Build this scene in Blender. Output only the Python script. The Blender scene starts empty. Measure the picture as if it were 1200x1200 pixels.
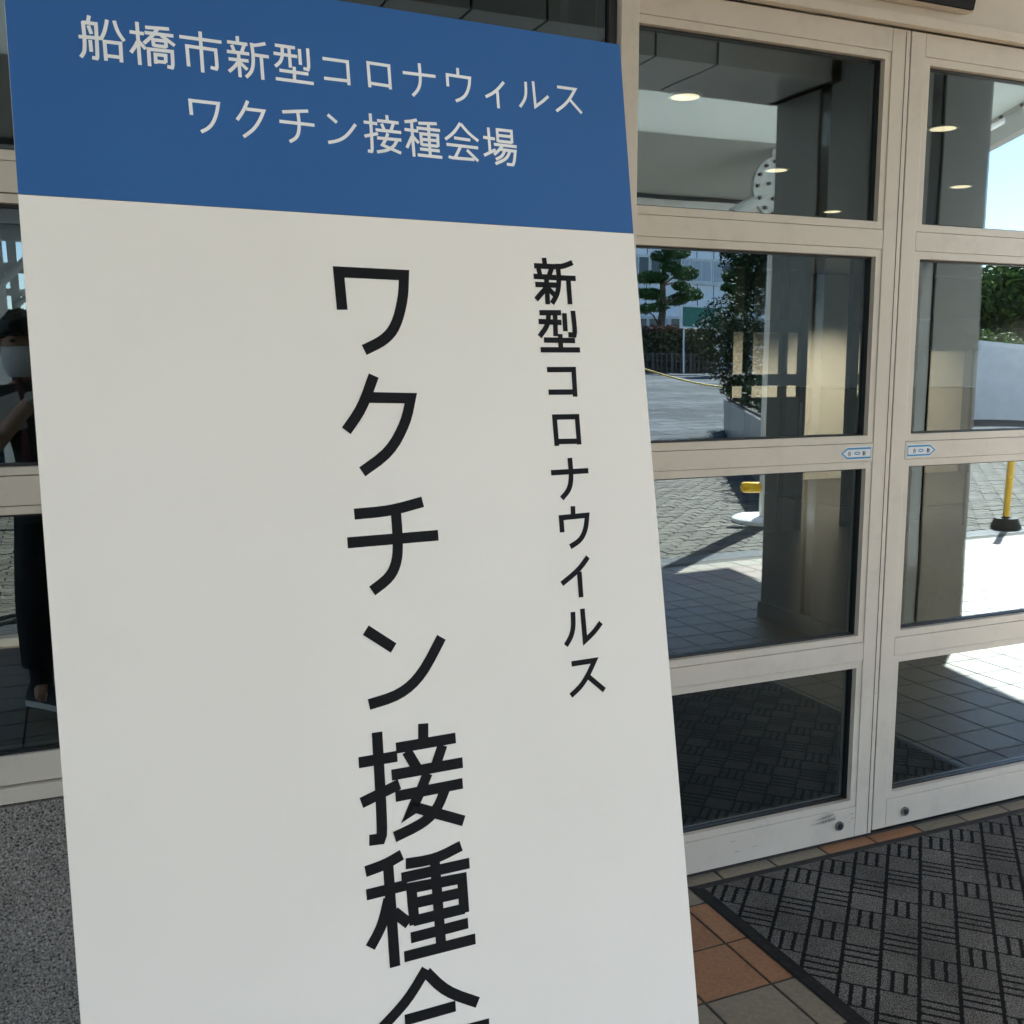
import bpy, bmesh, math, random
from mathutils import Vector, Matrix, noise
random.seed(7)
scene = bpy.context.scene
col = scene.collection
# ------------------------------------------------------------------ camera
CAM = Vector((0.0, -2.368, 1.48))
YAW, PITCH, ROLL = math.radians(23.2835), math.radians(-8.1421), math.radians(-0.12)
F = 1200.0
def _basis():
    cy, sy, cp, sp = math.cos(YAW), math.sin(YAW), math.cos(PITCH), math.sin(PITCH)
    f = Vector((sy*cp, cy*cp, sp)); r = Vector((cy, -sy, 0)); u = r.cross(f)
    return (r*math.cos(ROLL)+u*math.sin(ROLL)), (u*math.cos(ROLL)-r*math.sin(ROLL)), f
RGT, UPV, FWD = _basis()
cam_data = bpy.data.cameras.new('camera'); cam = bpy.data.objects.new('camera', cam_data); col.objects.link(cam)
cam_data.sensor_width = 36; cam_data.lens = 36; cam_data.clip_start = 0.02; cam_data.clip_end = 3000
cam.matrix_world = Matrix(((RGT.x, UPV.x, -FWD.x, CAM.x), (RGT.y, UPV.y, -FWD.y, CAM.y), (RGT.z, UPV.z, -FWD.z, CAM.z), (0, 0, 0, 1)))
scene.camera = cam
# ------------------------------------------------------------------ sky, sun, exposure
SUN_EL = math.radians(41.4)
SUN_DIR = Vector((0.8*math.cos(SUN_EL), -0.6*math.cos(SUN_EL), math.sin(SUN_EL)))   # towards the sun
world = bpy.data.worlds.new('World'); scene.world = world; world.use_nodes = True
wn = world.node_tree; bg = wn.nodes['Background']
sky = wn.nodes.new('ShaderNodeTexSky'); sky.sky_type = 'NISHITA'; sky.sun_disc = False
sky.sun_elevation = SUN_EL; sky.sun_rotation = math.atan2(SUN_DIR.x, SUN_DIR.y)
wn.links.new(sky.outputs[0], bg.inputs[0]); bg.inputs[1].default_value = 0.065; sky.dust_density = 0.25; sky.ozone_density = 2.0
sun_d = bpy.data.lights.new('sun', 'SUN'); sun_d.energy = 5.0; sun_d.angle = math.radians(0.53); sun_d.color = (1.0, 0.93, 0.83)
sun = bpy.data.objects.new('sun', sun_d); col.objects.link(sun)
sun.rotation_euler = SUN_DIR.to_track_quat('Z', 'Y').to_euler(); sun.location = (20, -15, 25)
scene.view_settings.view_transform = 'Standard'; scene.view_settings.look = 'None'
scene.view_settings.gamma = 1.0; scene.view_settings.use_curve_mapping = False
scene.view_settings.exposure = 3.5
scene.render.engine = 'CYCLES'
scene.cycles.use_denoising = True
scene.cycles.max_bounces = 10; scene.cycles.diffuse_bounces = 5; scene.cycles.glossy_bounces = 5
scene.cycles.transparent_max_bounces = 16; scene.cycles.sample_clamp_indirect = 8.0
scene.cycles.caustics_reflective = False; scene.cycles.caustics_refractive = False
# ------------------------------------------------------------------ photo pixel -> direction helpers
def ray(u, v): return RGT*((u-600)/F) + UPV*((600-v)/F) + FWD
def on_z(u, v, z=0.0): d = ray(u, v); return CAM + d*((z-CAM.z)/d.z)
def on_y(u, v, y=0.0): d = ray(u, v); return CAM + d*((y-CAM.y)/d.y)
def seen_at(u, v, y, g=0.03):          # a point seen in the glass (plane y=g) that stands at depth y in front of it
    p = on_y(u, v, 2*g-y); return Vector((p.x, y, p.z))
# ------------------------------------------------------------------ materials
def pm(name, c1, c2=None, scale=20, rough=0.5, rvar=0.0, metal=0.0, bump=0.0, bscale=None, detail=4, rnd=0.0, spec=0.5, ramp=(0.35, 0.65), trans=0.0, speck=None, smudge=0.0):
    m = bpy.data.materials.new(name); m.use_nodes = True; nt = m.node_tree; N = nt.nodes; L = nt.links
    b = N['Principled BSDF']; b.inputs['Roughness'].default_value = rough; b.inputs['Metallic'].default_value = metal
    b.inputs['Specular IOR Level'].default_value = spec
    tc = N.new('ShaderNodeTexCoord')
    nz = N.new('ShaderNodeTexNoise'); nz.inputs['Scale'].default_value = scale; nz.inputs['Detail'].default_value = detail
    L.new(tc.outputs['Object'], nz.inputs['Vector'])
    rp = N.new('ShaderNodeValToRGB'); rp.color_ramp.elements[0].position = ramp[0]; rp.color_ramp.elements[1].position = ramp[1]
    c2 = c2 or tuple(x*0.88 for x in c1)
    rp.color_ramp.elements[0].color = (*c2, 1); rp.color_ramp.elements[1].color = (*c1, 1)
    L.new(nz.outputs['Fac'], rp.inputs['Fac']); out = rp.outputs['Color']
    if speck:
        ns = N.new('ShaderNodeTexNoise'); ns.inputs['Scale'].default_value = speck[0]; ns.inputs['Detail'].default_value = 2; L.new(tc.outputs['Object'], ns.inputs['Vector'])
        mrs = N.new('ShaderNodeMapRange'); L.new(ns.outputs['Fac'], mrs.inputs[0]); mrs.inputs[1].default_value = speck[1]; mrs.inputs[2].default_value = speck[1]+.05; mrs.inputs[3].default_value = speck[2]; mrs.inputs[4].default_value = 1.0
        xs_ = N.new('ShaderNodeVectorMath'); xs_.operation = 'SCALE'; L.new(out, xs_.inputs[0]); L.new(mrs.outputs[0], xs_.inputs['Scale']); out = xs_.outputs[0]
    if smudge:
        ns = N.new('ShaderNodeTexNoise'); ns.inputs['Scale'].default_value = 9; ns.inputs['Detail'].default_value = 9; ns.inputs['Roughness'].default_value = .7; L.new(tc.outputs['Object'], ns.inputs['Vector'])
        mrs = N.new('ShaderNodeMapRange'); L.new(ns.outputs['Fac'], mrs.inputs[0]); mrs.inputs[1].default_value = .52; mrs.inputs[2].default_value = .72; mrs.inputs[3].default_value = 1.0; mrs.inputs[4].default_value = 1-smudge
        xs_ = N.new('ShaderNodeVectorMath'); xs_.operation = 'SCALE'; L.new(out, xs_.inputs[0]); L.new(mrs.outputs[0], xs_.inputs['Scale']); out = xs_.outputs[0]
    if rnd:
        oi = N.new('ShaderNodeObjectInfo'); ge = N.new('ShaderNodeNewGeometry')
        ad = N.new('ShaderNodeMath'); ad.operation = 'ADD'; L.new(oi.outputs['Random'], ad.inputs[0]); L.new(ge.outputs['Random Per Island'], ad.inputs[1])
        fr = N.new('ShaderNodeMath'); fr.operation = 'FRACT'; L.new(ad.outputs[0], fr.inputs[0])
        mr = N.new('ShaderNodeMapRange'); L.new(fr.outputs[0], mr.inputs[0]); mr.inputs[3].default_value = 1-rnd; mr.inputs[4].default_value = 1+rnd
        mx = N.new('ShaderNodeVectorMath'); mx.operation = 'SCALE'; L.new(out, mx.inputs[0]); L.new(mr.outputs[0], mx.inputs['Scale']); out = mx.outputs[0]
    L.new(out, b.inputs['Base Color'])
    if rvar:
        m2 = N.new('ShaderNodeMapRange'); L.new(nz.outputs['Fac'], m2.inputs[0]); m2.inputs[3].default_value = rough-rvar; m2.inputs[4].default_value = rough+rvar
        L.new(m2.outputs[0], b.inputs['Roughness'])
    if bump:
        n2 = N.new('ShaderNodeTexNoise'); n2.inputs['Scale'].default_value = bscale or scale*3; n2.inputs['Detail'].default_value = 5
        L.new(tc.outputs['Object'], n2.inputs['Vector'])
        bp = N.new('ShaderNodeBump'); bp.inputs['Strength'].default_value = bump; bp.inputs['Distance'].default_value = 0.002
        L.new(n2.outputs['Fac'], bp.inputs['Height']); L.new(bp.outputs[0], b.inputs['Normal'])
    if trans:
        tr = N.new('ShaderNodeBsdfTranslucent'); L.new(out, tr.inputs['Color']); ms = N.new('ShaderNodeMixShader'); ms.inputs[0].default_value = trans
        L.new(b.outputs[0], ms.inputs[1]); L.new(tr.outputs[0], ms.inputs[2]); L.new(ms.outputs[0], N['Material Output'].inputs['Surface'])
    return m
def glass_mat(name, tint, refl, edge=0.6):
    m = bpy.data.materials.new(name); m.use_nodes = True; nt = m.node_tree; N = nt.nodes; L = nt.links
    N.remove(N['Principled BSDF'])
    tr = N.new('ShaderNodeBsdfTransparent'); tr.inputs[0].default_value = (*tint, 1)
    gl = N.new('ShaderNodeBsdfGlossy'); gl.inputs['Roughness'].default_value = 0.0; gl.inputs['Color'].default_value = (0.74, 0.90, 1.0, 1)
    tc = N.new('ShaderNodeTexCoord'); wv = N.new('ShaderNodeTexNoise'); wv.inputs['Scale'].default_value = 2.2; wv.inputs['Detail'].default_value = 1; L.new(tc.outputs['Object'], wv.inputs['Vector'])
    bp = N.new('ShaderNodeBump'); bp.inputs['Strength'].default_value = .12; bp.inputs['Distance'].default_value = .004; L.new(wv.outputs['Fac'], bp.inputs['Height']); L.new(bp.outputs[0], gl.inputs['Normal'])
    lw = N.new('ShaderNodeLayerWeight'); lw.inputs[0].default_value = 0.5
    pw = N.new('ShaderNodeMath'); pw.operation = 'POWER'; pw.inputs[1].default_value = 3.0; L.new(lw.outputs['Facing'], pw.inputs[0])
    mr = N.new('ShaderNodeMapRange'); mr.inputs[3].default_value = refl; mr.inputs[4].default_value = edge; L.new(pw.outputs[0], mr.inputs[0])
    ms = N.new('ShaderNodeMixShader'); L.new(mr.outputs[0], ms.inputs[0]); L.new(tr.outputs[0], ms.inputs[1]); L.new(gl.outputs[0], ms.inputs[2])
    L.new(ms.outputs[0], N['Material Output'].inputs['Surface']); return m
def emit_mat(name, c, s):
    m = bpy.data.materials.new(name); m.use_nodes = True; b = m.node_tree.nodes['Principled BSDF']
    b.inputs['Base Color'].default_value = (*c, 1); b.inputs['Emission Color'].default_value = (*c, 1); b.inputs['Emission Strength'].default_value = s; return m
def granite_mat(name, base, dark, light, scale, rough):
    m = pm(name, base, rough=rough); nt = m.node_tree; N = nt.nodes; L = nt.links; b = N['Principled BSDF']
    tc = N.new('ShaderNodeTexCoord')
    v1 = N.new('ShaderNodeTexNoise'); v1.inputs['Scale'].default_value = scale; v1.inputs['Detail'].default_value = 2; v1.inputs['Roughness'].default_value = .8; L.new(tc.outputs['Object'], v1.inputs['Vector'])
    r = N.new('ShaderNodeValToRGB'); e = r.color_ramp.elements
    e[0].position = .40; e[0].color = (*dark, 1); e[1].position = .62; e[1].color = (*light, 1)
    k = e.new(.435); k.color = (*base, 1); k = e.new(.56); k.color = (base[0]*1.08, base[1]*1.06, base[2]*1.04, 1)
    L.new(v1.outputs['Fac'], r.inputs['Fac'])
    v2 = N.new('ShaderNodeTexNoise'); v2.inputs['Scale'].default_value = 6; v2.inputs['Detail'].default_value = 5; L.new(tc.outputs['Object'], v2.inputs['Vector'])
    mr = N.new('ShaderNodeMapRange'); L.new(v2.outputs['Fac'], mr.inputs[0]); mr.inputs[1].default_value = .3; mr.inputs[2].default_value = .7; mr.inputs[3].default_value = .82; mr.inputs[4].default_value = 1.12
    sc = N.new('ShaderNodeVectorMath'); sc.operation = 'SCALE'; L.new(r.outputs[0], sc.inputs[0]); L.new(mr.outputs[0], sc.inputs['Scale'])
    L.new(sc.outputs[0], b.inputs['Base Color']); return m
M = {}
M['frame'] = pm('painted_aluminium', (0.61, 0.54, 0.45), (0.58, 0.51, 0.425), 3, 0.42, 0.05, bump=0.04, bscale=300, smudge=.14)
M['gasket'] = pm('black_rubber', (0.012, 0.012, 0.013), None, 30, 0.45)
M['glass'] = glass_mat('reflective_glass', (0.60, 0.63, 0.62), 0.19, 0.55)
M['glass_dark'] = glass_mat('tinted_window_glass', (0.32, 0.40, 0.42), 0.125, 0.40)
M['sign_white'] = pm('sign_film_white', (0.83, 0.785, 0.735), (0.81, 0.765, 0.715), 4, 0.55, spec=0.3, bump=0.03, bscale=60, smudge=.02)
M['sign_blue'] = pm('sign_film_blue', (0.018, 0.108, 0.325), (0.017, 0.102, 0.31), 5, 0.5, spec=0.3, bump=0.03, bscale=60)
M['ink_white'] = pm('sign_ink_white', (0.86, 0.86, 0.87), None, 5, 0.55, spec=0.3)
M['ink_black'] = pm('sign_ink_black', (0.009, 0.009, 0.011), None, 5, 0.6, spec=0.12)
M['sign_edge'] = pm('sign_edge_board', (0.66, 0.58, 0.47), None, 20, 0.7)
M['steel'] = pm('brushed_steel', (0.55, 0.55, 0.56), None, 40, 0.35, metal=1.0)
M['dark_steel'] = pm('dark_steel', (0.08, 0.08, 0.085), None, 40, 0.4, metal=0.8)
M['lock_grey'] = pm('satin_lock_metal', (0.17, 0.165, 0.16), None, 40, 0.5, metal=0.3)
M['drain'] = pm('galvanised_grating', (0.16, 0.165, 0.17), None, 40, 0.6, metal=0.4)
M['mirror_steel'] = pm('polished_steel_strip', (0.16, 0.18, 0.20), None, 4, 0.10, metal=1.0)
M['granite_wall'] = granite_mat('granite_wall', (0.195, 0.178, 0.158), (0.012, 0.012, 0.013), (0.40, 0.365, 0.33), 190, 0.6)
M['granite_dark'] = granite_mat('granite_pillar', (0.13, 0.125, 0.12), (0.03, 0.03, 0.03), (0.24, 0.23, 0.22), 190, 0.3)
M['clad_grey'] = pm('grey_metal_cladding', (0.27, 0.29, 0.30), (0.25, 0.27, 0.28), 2, 0.38, 0.05)
M['soffit'] = pm('soffit_panel_paint', (0.52, 0.54, 0.545), (0.50, 0.52, 0.525), 2, 0.30, 0.05)
M['groove'] = pm('dark_joint', (0.05, 0.05, 0.052), None, 20, 0.8)
M['white_steel'] = pm('white_painted_steel', (0.74, 0.73, 0.70), (0.68, 0.67, 0.64), 6, 0.4)
M['membrane'] = pm('white_canopy_sheet', (0.80, 0.82, 0.80), (0.77, 0.79, 0.77), 2, 0.5, trans=0.25)
M['canopy_grey'] = pm('grey_canopy_sheet', (0.46, 0.48, 0.47), (0.43, 0.45, 0.44), 2, 0.45)
M['bolt'] = pm('rusty_bolt', (0.09, 0.07, 0.06), None, 60, 0.5, metal=0.5)
M['tile'] = pm('grey_floor_tile', (0.245, 0.208, 0.155), (0.195, 0.165, 0.122), 60, 0.42, 0.06, bump=0.25, bscale=500, rnd=0.07, detail=6, speck=(420, .36, .45), smudge=.22, spec=0.22)
M['tile_orange'] = pm('terracotta_floor_tile', (0.31, 0.158, 0.084), (0.235, 0.117, 0.062), 90, 0.45, 0.06, bump=0.25, bscale=500, rnd=0.06, detail=6, ramp=(.3, .6), speck=(420, .36, .45), smudge=.22, spec=0.22)
M['tile_brown'] = pm('brown_floor_tile', (0.22, 0.155, 0.115), (0.18, 0.125, 0.095), 60, 0.45, 0.06, bump=0.25, bscale=500, rnd=0.07, detail=6, speck=(420, .36, .45), smudge=.22, spec=0.22)
M['grout'] = pm('tile_grout', (0.055, 0.045, 0.033), (0.03, 0.025, 0.019), 40, 0.9)
M['paver'] = pm('concrete_paver', (0.118, 0.108, 0.09), (0.072, 0.066, 0.055), 25, 0.75, 0.06, bump=0.25, bscale=180, rnd=0.20, detail=8, spec=0.06)
M['paver_joint'] = pm('paver_joint_sand', (0.025, 0.023, 0.02), None, 60, 0.95)
M['rubber'] = pm('mat_rubber', (0.011, 0.011, 0.012), (0.016, 0.016, 0.016), 60, 0.6, 0.1, spec=0.25)
M['yellow'] = pm('yellow_plastic', (0.80, 0.46, 0.01), None, 15, 0.4)
M['black_plastic'] = pm('black_rubber_base', (0.010, 0.010, 0.011), None, 30, 0.7, bump=0.2, spec=0.2)
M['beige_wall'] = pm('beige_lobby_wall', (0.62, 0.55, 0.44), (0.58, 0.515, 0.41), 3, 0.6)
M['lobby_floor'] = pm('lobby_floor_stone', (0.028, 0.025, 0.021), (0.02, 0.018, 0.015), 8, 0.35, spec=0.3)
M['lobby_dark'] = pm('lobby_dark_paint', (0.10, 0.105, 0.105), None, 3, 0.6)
M['dark_frame'] = pm('dark_bronze_frame', (0.03, 0.028, 0.026), None, 10, 0.4)
M['display'] = pm('pale_display_board', (0.62, 0.70, 0.74), None, 4, 0.5)
M['office'] = pm('office_white_panel', (0.78, 0.80, 0.82), (0.72, 0.74, 0.77), 0.6, 0.55)
M['office_glass'] = pm('office_window_glass', (0.05, 0.07, 0.09), None, 1, 0.08)
M['curtain'] = pm('pale_curtain', (0.42, 0.46, 0.50), None, 6, 0.8)
M['bark'] = pm('pine_bark', (0.10, 0.07, 0.05), (0.05, 0.035, 0.025), 30, 0.9, bump=0.8, bscale=40)
M['pine'] = pm('pine_needles', (0.045, 0.095, 0.024), (0.022, 0.052, 0.015), 3, 0.7, rnd=0.25, trans=0.15, spec=0.15)
M['leaf'] = pm('broad_leaf', (0.06, 0.095, 0.022), (0.028, 0.055, 0.014), 3, 0.65, rnd=0.3, trans=0.2, spec=0.15)
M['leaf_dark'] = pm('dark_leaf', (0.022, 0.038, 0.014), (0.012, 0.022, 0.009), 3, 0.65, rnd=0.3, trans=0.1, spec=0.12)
M['hedge'] = pm('hedge_leaf', (0.06, 0.065, 0.022), (0.03, 0.035, 0.014), 3, 0.6, rnd=0.3)
M['hedge_red'] = pm('hedge_reddish_tip', (0.20, 0.075, 0.05), (0.11, 0.055, 0.03), 3, 0.6, rnd=0.3)
M['fence'] = pm('weathered_wood_fence', (0.10, 0.085, 0.075), (0.06, 0.05, 0.045), 20, 0.8)
M['green_sign'] = pm('green_sign_paint', (0.02, 0.16, 0.12), None, 5, 0.4)
M['concrete_white'] = pm('white_painted_concrete', (0.66, 0.66, 0.65), (0.58, 0.58, 0.57), 4, 0.6)
M['skin'] = pm('skin', (0.50, 0.29, 0.20), (0.45, 0.25, 0.17), 10, 0.5)
M['hair'] = pm('black_hair', (0.012, 0.010, 0.009), None, 80, 0.4)
M['shirt'] = pm('black_shirt', (0.018, 0.017, 0.020), None, 120, 0.85, bump=0.3)
M['trousers'] = pm('black_trousers', (0.014, 0.014, 0.016), None, 120, 0.85, bump=0.3)
M['mask'] = pm('white_mask_cloth', (0.80, 0.82, 0.85), None, 60, 0.7)
M['strap'] = pm('red_check_strap', (0.20, 0.04, 0.05), (0.06, 0.02, 0.03), 120, 0.8)
M['shoe'] = pm('black_sneaker', (0.013, 0.013, 0.014), None, 60, 0.6)
M['sole'] = pm('white_sole', (0.75, 0.75, 0.74), None, 60, 0.5)
M['phone'] = pm('phone_body', (0.02, 0.02, 0.025), None, 5, 0.2)
M['paper'] = pm('white_paper', (0.72, 0.74, 0.76), None, 10, 0.7)
M['blue_print'] = pm('blue_print', (0.02, 0.22, 0.48), None, 5, 0.4)
M['sticker'] = pm('sticker_white', (0.72, 0.74, 0.74), None, 5, 0.35)
M['scuff'] = pm('scuff_black', (0.10, 0.09, 0.085), (0.36, 0.32, 0.27), 260, 0.6, ramp=(.42, .58))
M['steel_blue'] = pm('blue_tinted_glazing', (0.10, 0.24, 0.34), (0.07, 0.19, 0.28), 1, 0.15)
M['rope'] = pm('yellow_rope', (0.62, 0.40, 0.05), (0.40, 0.25, 0.03), 60, 0.7)
M['lamp'] = emit_mat('downlight_glow', (1.0, 0.82, 0.52), 0.32)
def mat_carpet():
    m = bpy.data.materials.new('entrance_carpet'); m.use_nodes = True; nt = m.node_tree; N = nt.nodes; L = nt.links; b = N['Principled BSDF']
    def mth(op, a, c=None):
        n = N.new('ShaderNodeMath'); n.operation = op
        for i, v in enumerate((a, c)):
            if v is None: continue
            if isinstance(v, (int, float)): n.inputs[i].default_value = v
            else: L.new(v, n.inputs[i])
        return n.outputs[0]
    tc = N.new('ShaderNodeTexCoord')
    wob = N.new('ShaderNodeTexNoise'); wob.inputs['Scale'].default_value = 170; wob.inputs['Detail'].default_value = 2; L.new(tc.outputs['Object'], wob.inputs['Vector'])
    sub = N.new('ShaderNodeVectorMath'); sub.operation = 'SUBTRACT'; L.new(wob.outputs['Color'], sub.inputs[0]); sub.inputs[1].default_value = (.5, .5, .5)
    scl = N.new('ShaderNodeVectorMath'); scl.operation = 'SCALE'; L.new(sub.outputs[0], scl.inputs[0]); scl.inputs['Scale'].default_value = 0.009
    add = N.new('ShaderNodeVectorMath'); add.operation = 'ADD'; L.new(tc.outputs['Object'], add.inputs[0]); L.new(scl.outputs[0], add.inputs[1])
    sp = N.new('ShaderNodeSeparateXYZ'); L.new(add.outputs[0], sp.inputs[0]); x, y = sp.outputs[0], sp.outputs[1]
    s = 2**-.5; c = 0.0905
    u = mth('MULTIPLY', mth('ADD', x, y), s); w = mth('MULTIPLY', mth('SUBTRACT', x, y), s)
    wc = mth('DIVIDE', mth('SUBTRACT', w, 1.2873), c); k = mth('FLOOR', wc); fw = mth('FRACT', wc)
    uc = mth('SUBTRACT', mth('DIVIDE', mth('SUBTRACT', u, 0.014), c), k)
    cell = mth('FLOORED_MODULO', uc, 4.0); ci = mth('FLOOR', cell); fu = mth('FRACT', cell)
    def near(val, t, h): return mth('LESS_THAN', mth('ABSOLUTE', mth('SUBTRACT', val, t)), h)
    long_ = mth('MAXIMUM', near(fw, 0.0, 0.055), near(fw, 1.0, 0.055))
    bars = mth('MAXIMUM', near(fw, 1/3, 0.055), near(fw, 2/3, 0.055))
    ends = mth('MAXIMUM', near(fu, 0.0, 0.065), near(fu, 1.0, 0.03))
    c0 = mth('MULTIPLY', mth('MAXIMUM', bars, ends), near(ci, 0.0, 0.4))
    c1 = mth('MULTIPLY', near(fu, 0.0, 0.04), near(ci, 1.0, 0.4))
    ln = near(fu, 0.04, 0.05)
    for t in (0.35, 0.66, 0.96): ln = mth('MAXIMUM', ln, near(fu, t, 0.05))
    c2 = mth('MULTIPLY', ln, near(ci, 2.0, 0.4))
    dark = mth('MAXIMUM', mth('MAXIMUM', long_, c0), mth('MAXIMUM', c1, c2))
    n1 = N.new('ShaderNodeTexNoise'); n1.inputs['Scale'].default_value = 330; n1.inputs['Detail'].default_value = 2; L.new(tc.outputs['Object'], n1.inputs['Vector'])
    n3 = N.new('ShaderNodeTexNoise'); n3.inputs['Scale'].default_value = 4.5; n3.inputs['Detail'].default_value = 4; L.new(tc.outputs['Object'], n3.inputs['Vector'])
    r = N.new('ShaderNodeValToRGB'); e = r.color_ramp.elements; e[0].position = .36; e[0].color = (.018, .018, .017, 1); e[1].position = .68; e[1].color = (.21, .20, .185, 1)
    L.new(n1.outputs['Fac'], r.inputs['Fac'])
    sc2 = N.new('ShaderNodeVectorMath'); sc2.operation = 'SCALE'; L.new(r.outputs[0], sc2.inputs[0])
    mr = N.new('ShaderNodeMapRange'); L.new(n3.outputs['Fac'], mr.inputs[0]); mr.inputs[1].default_value = .3; mr.inputs[2].default_value = .7; mr.inputs[3].default_value = .68; mr.inputs[4].default_value = 1.28; L.new(mr.outputs[0], sc2.inputs['Scale'])
    mx = N.new('ShaderNodeMix'); mx.data_type = 'RGBA'; L.new(dark, mx.inputs['Factor']); L.new(sc2.outputs[0], mx.inputs[6]); mx.inputs[7].default_value = (.008, .008, .009, 1)
    L.new(mx.outputs[2], b.inputs['Base Color']); b.inputs['Roughness'].default_value = .95; b.inputs['Specular IOR Level'].default_value = .1
    h = mth('SUBTRACT', mth('MULTIPLY', n1.outputs['Fac'], .6), dark)
    bp = N.new('ShaderNodeBump'); bp.inputs['Strength'].default_value = .8; bp.inputs['Distance'].default_value = .004; L.new(h, bp.inputs['Height']); L.new(bp.outputs[0], b.inputs['Normal'])
    return m
M['carpet'] = mat_carpet()
# ------------------------------------------------------------------ mesh helpers
class MB:
    def __init__(s): s.v = []; s.f = []; s.mi = []
    def add(s, vs, fs, mi=0):
        o = len(s.v); s.v += [tuple(p) for p in vs]; s.f += [tuple(i+o for i in f) for f in fs]; s.mi += [mi]*len(fs); return s
    def box(s, x0, x1, y0, y1, z0, z1, b=0.0, mi=0):
        if b <= 0:
            vs = [(x, y, z) for x in (x0, x1) for y in (y0, y1) for z in (z0, z1)]
            return s.add(vs, [(0, 1, 3, 2), (4, 6, 7, 5), (0, 4, 5, 1), (2, 3, 7, 6), (0, 2, 6, 4), (1, 5, 7, 3)], mi)
        bm = bmesh.new(); bmesh.ops.create_cube(bm, size=1)
        for v in bm.verts: v.co = Vector(((x0+x1)/2+v.co.x*(x1-x0), (y0+y1)/2+v.co.y*(y1-y0), (z0+z1)/2+v.co.z*(z1-z0)))
        bmesh.ops.bevel(bm, geom=bm.edges[:], offset=b, segments=2, affect='EDGES', profile=0.6)
        bm.verts.index_update()
        s.add([v.co for v in bm.verts], [[v.index for v in f.verts] for f in bm.faces], mi); bm.free(); return s
    def tube(s, pts, r, n=10, caps=True, mi=0):
        pts = [Vector(p) for p in pts]; rs = r if isinstance(r, (list, tuple)) else [r]*len(pts); vs = []; fs = []
        a = None
        for i, p in enumerate(pts):
            t = (pts[min(i+1, len(pts)-1)]-pts[max(i-1, 0)]).normalized()
            if a is None: a = t.orthogonal().normalized()
            a = (a-t*a.dot(t)).normalized(); b = t.cross(a)
            for k in range(n):
                an = 2*math.pi*k/n; vs.append(p+(a*math.cos(an)+b*math.sin(an))*rs[i])
        for i in range(len(pts)-1):
            for k in range(n):
                j = (k+1) % n; fs.append((i*n+k, i*n+j, (i+1)*n+j, (i+1)*n+k))
        if caps: fs += [tuple(reversed(range(n))), tuple(range((len(pts)-1)*n, len(pts)*n))]
        return s.add(vs, fs, mi)
    def lathe(s, prof, c, n=28, mi=0):       # prof: (r, z) list, about the z axis through c
        vs = []; fs = []
        for r, z in prof:
            for k in range(n):
                a = 2*math.pi*k/n; vs.append((c[0]+r*math.cos(a), c[1]+r*math.sin(a), c[2]+z))
        for i in range(len(prof)-1):
            for k in range(n):
                j = (k+1) % n; fs.append((i*n+k, i*n+j, (i+1)*n+j, (i+1)*n+k))
        fs += [tuple(reversed(range(n))), tuple(range((len(prof)-1)*n, len(prof)*n))]
        return s.add(vs, fs, mi)
    def prism(s, poly, ax, lo, hi, mi=0):    # poly of 2d points extruded along axis ax ('x','y','z')
        def P(p, t): return {'x': (t, p[0], p[1]), 'y': (p[0], t, p[1]), 'z': (p[0], p[1], t)}[ax]
        n = len(poly); vs = [P(p, lo) for p in poly]+[P(p, hi) for p in poly]
        fs = [tuple(reversed(range(n))), tuple(range(n, 2*n))]+[(i, (i+1) % n, n+(i+1) % n, n+i) for i in range(n)]
        return s.add(vs, fs, mi)
    def mesh(s, name, mats, smooth=False):
        me = bpy.data.meshes.new(name); me.from_pydata(s.v, [], s.f)
        for m in (mats if isinstance(mats, (list, tuple)) else [mats]): me.materials.append(m)
        if any(s.mi): me.polygons.foreach_set('material_index', s.mi)
        bm = bmesh.new(); bm.from_mesh(me); bmesh.ops.recalc_face_normals(bm, faces=bm.faces[:]); bm.to_mesh(me); bm.free()
        if smooth:
            for p in me.polygons: p.use_smooth = True
            me.set_sharp_from_angle(angle=math.radians(40))
        me.update(); return me
    def build(s, name, mats, parent=None, smooth=False):
        o = bpy.data.objects.new(name, s.mesh(name, mats, smooth)); col.objects.link(o)
        if parent is not None:
            o.parent = parent; o.matrix_parent_inverse = parent.matrix_basis.inverted()
        return o
def tag(o, label=None, cat=None, group=None, kind=None):
    if label: o['label'] = label
    if cat: o['category'] = cat
    if group: o['group'] = group
    if kind: o['kind'] = kind
    return o
def thing(name, label, cat, loc=(0, 0, 0), group=None):
    o = bpy.data.objects.new(name, None); o.empty_display_size = 0.1; col.objects.link(o); o.location = loc
    o.matrix_basis = Matrix.Translation(loc); return tag(o, label, cat, group)
def inst(name, me, parent, loc, rz=0.0):
    o = bpy.data.objects.new(name, me); col.objects.link(o); o.parent = parent
    o.matrix_parent_inverse = parent.matrix_basis.inverted(); o.location = loc; o.rotation_euler.z = rz; return o

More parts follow.
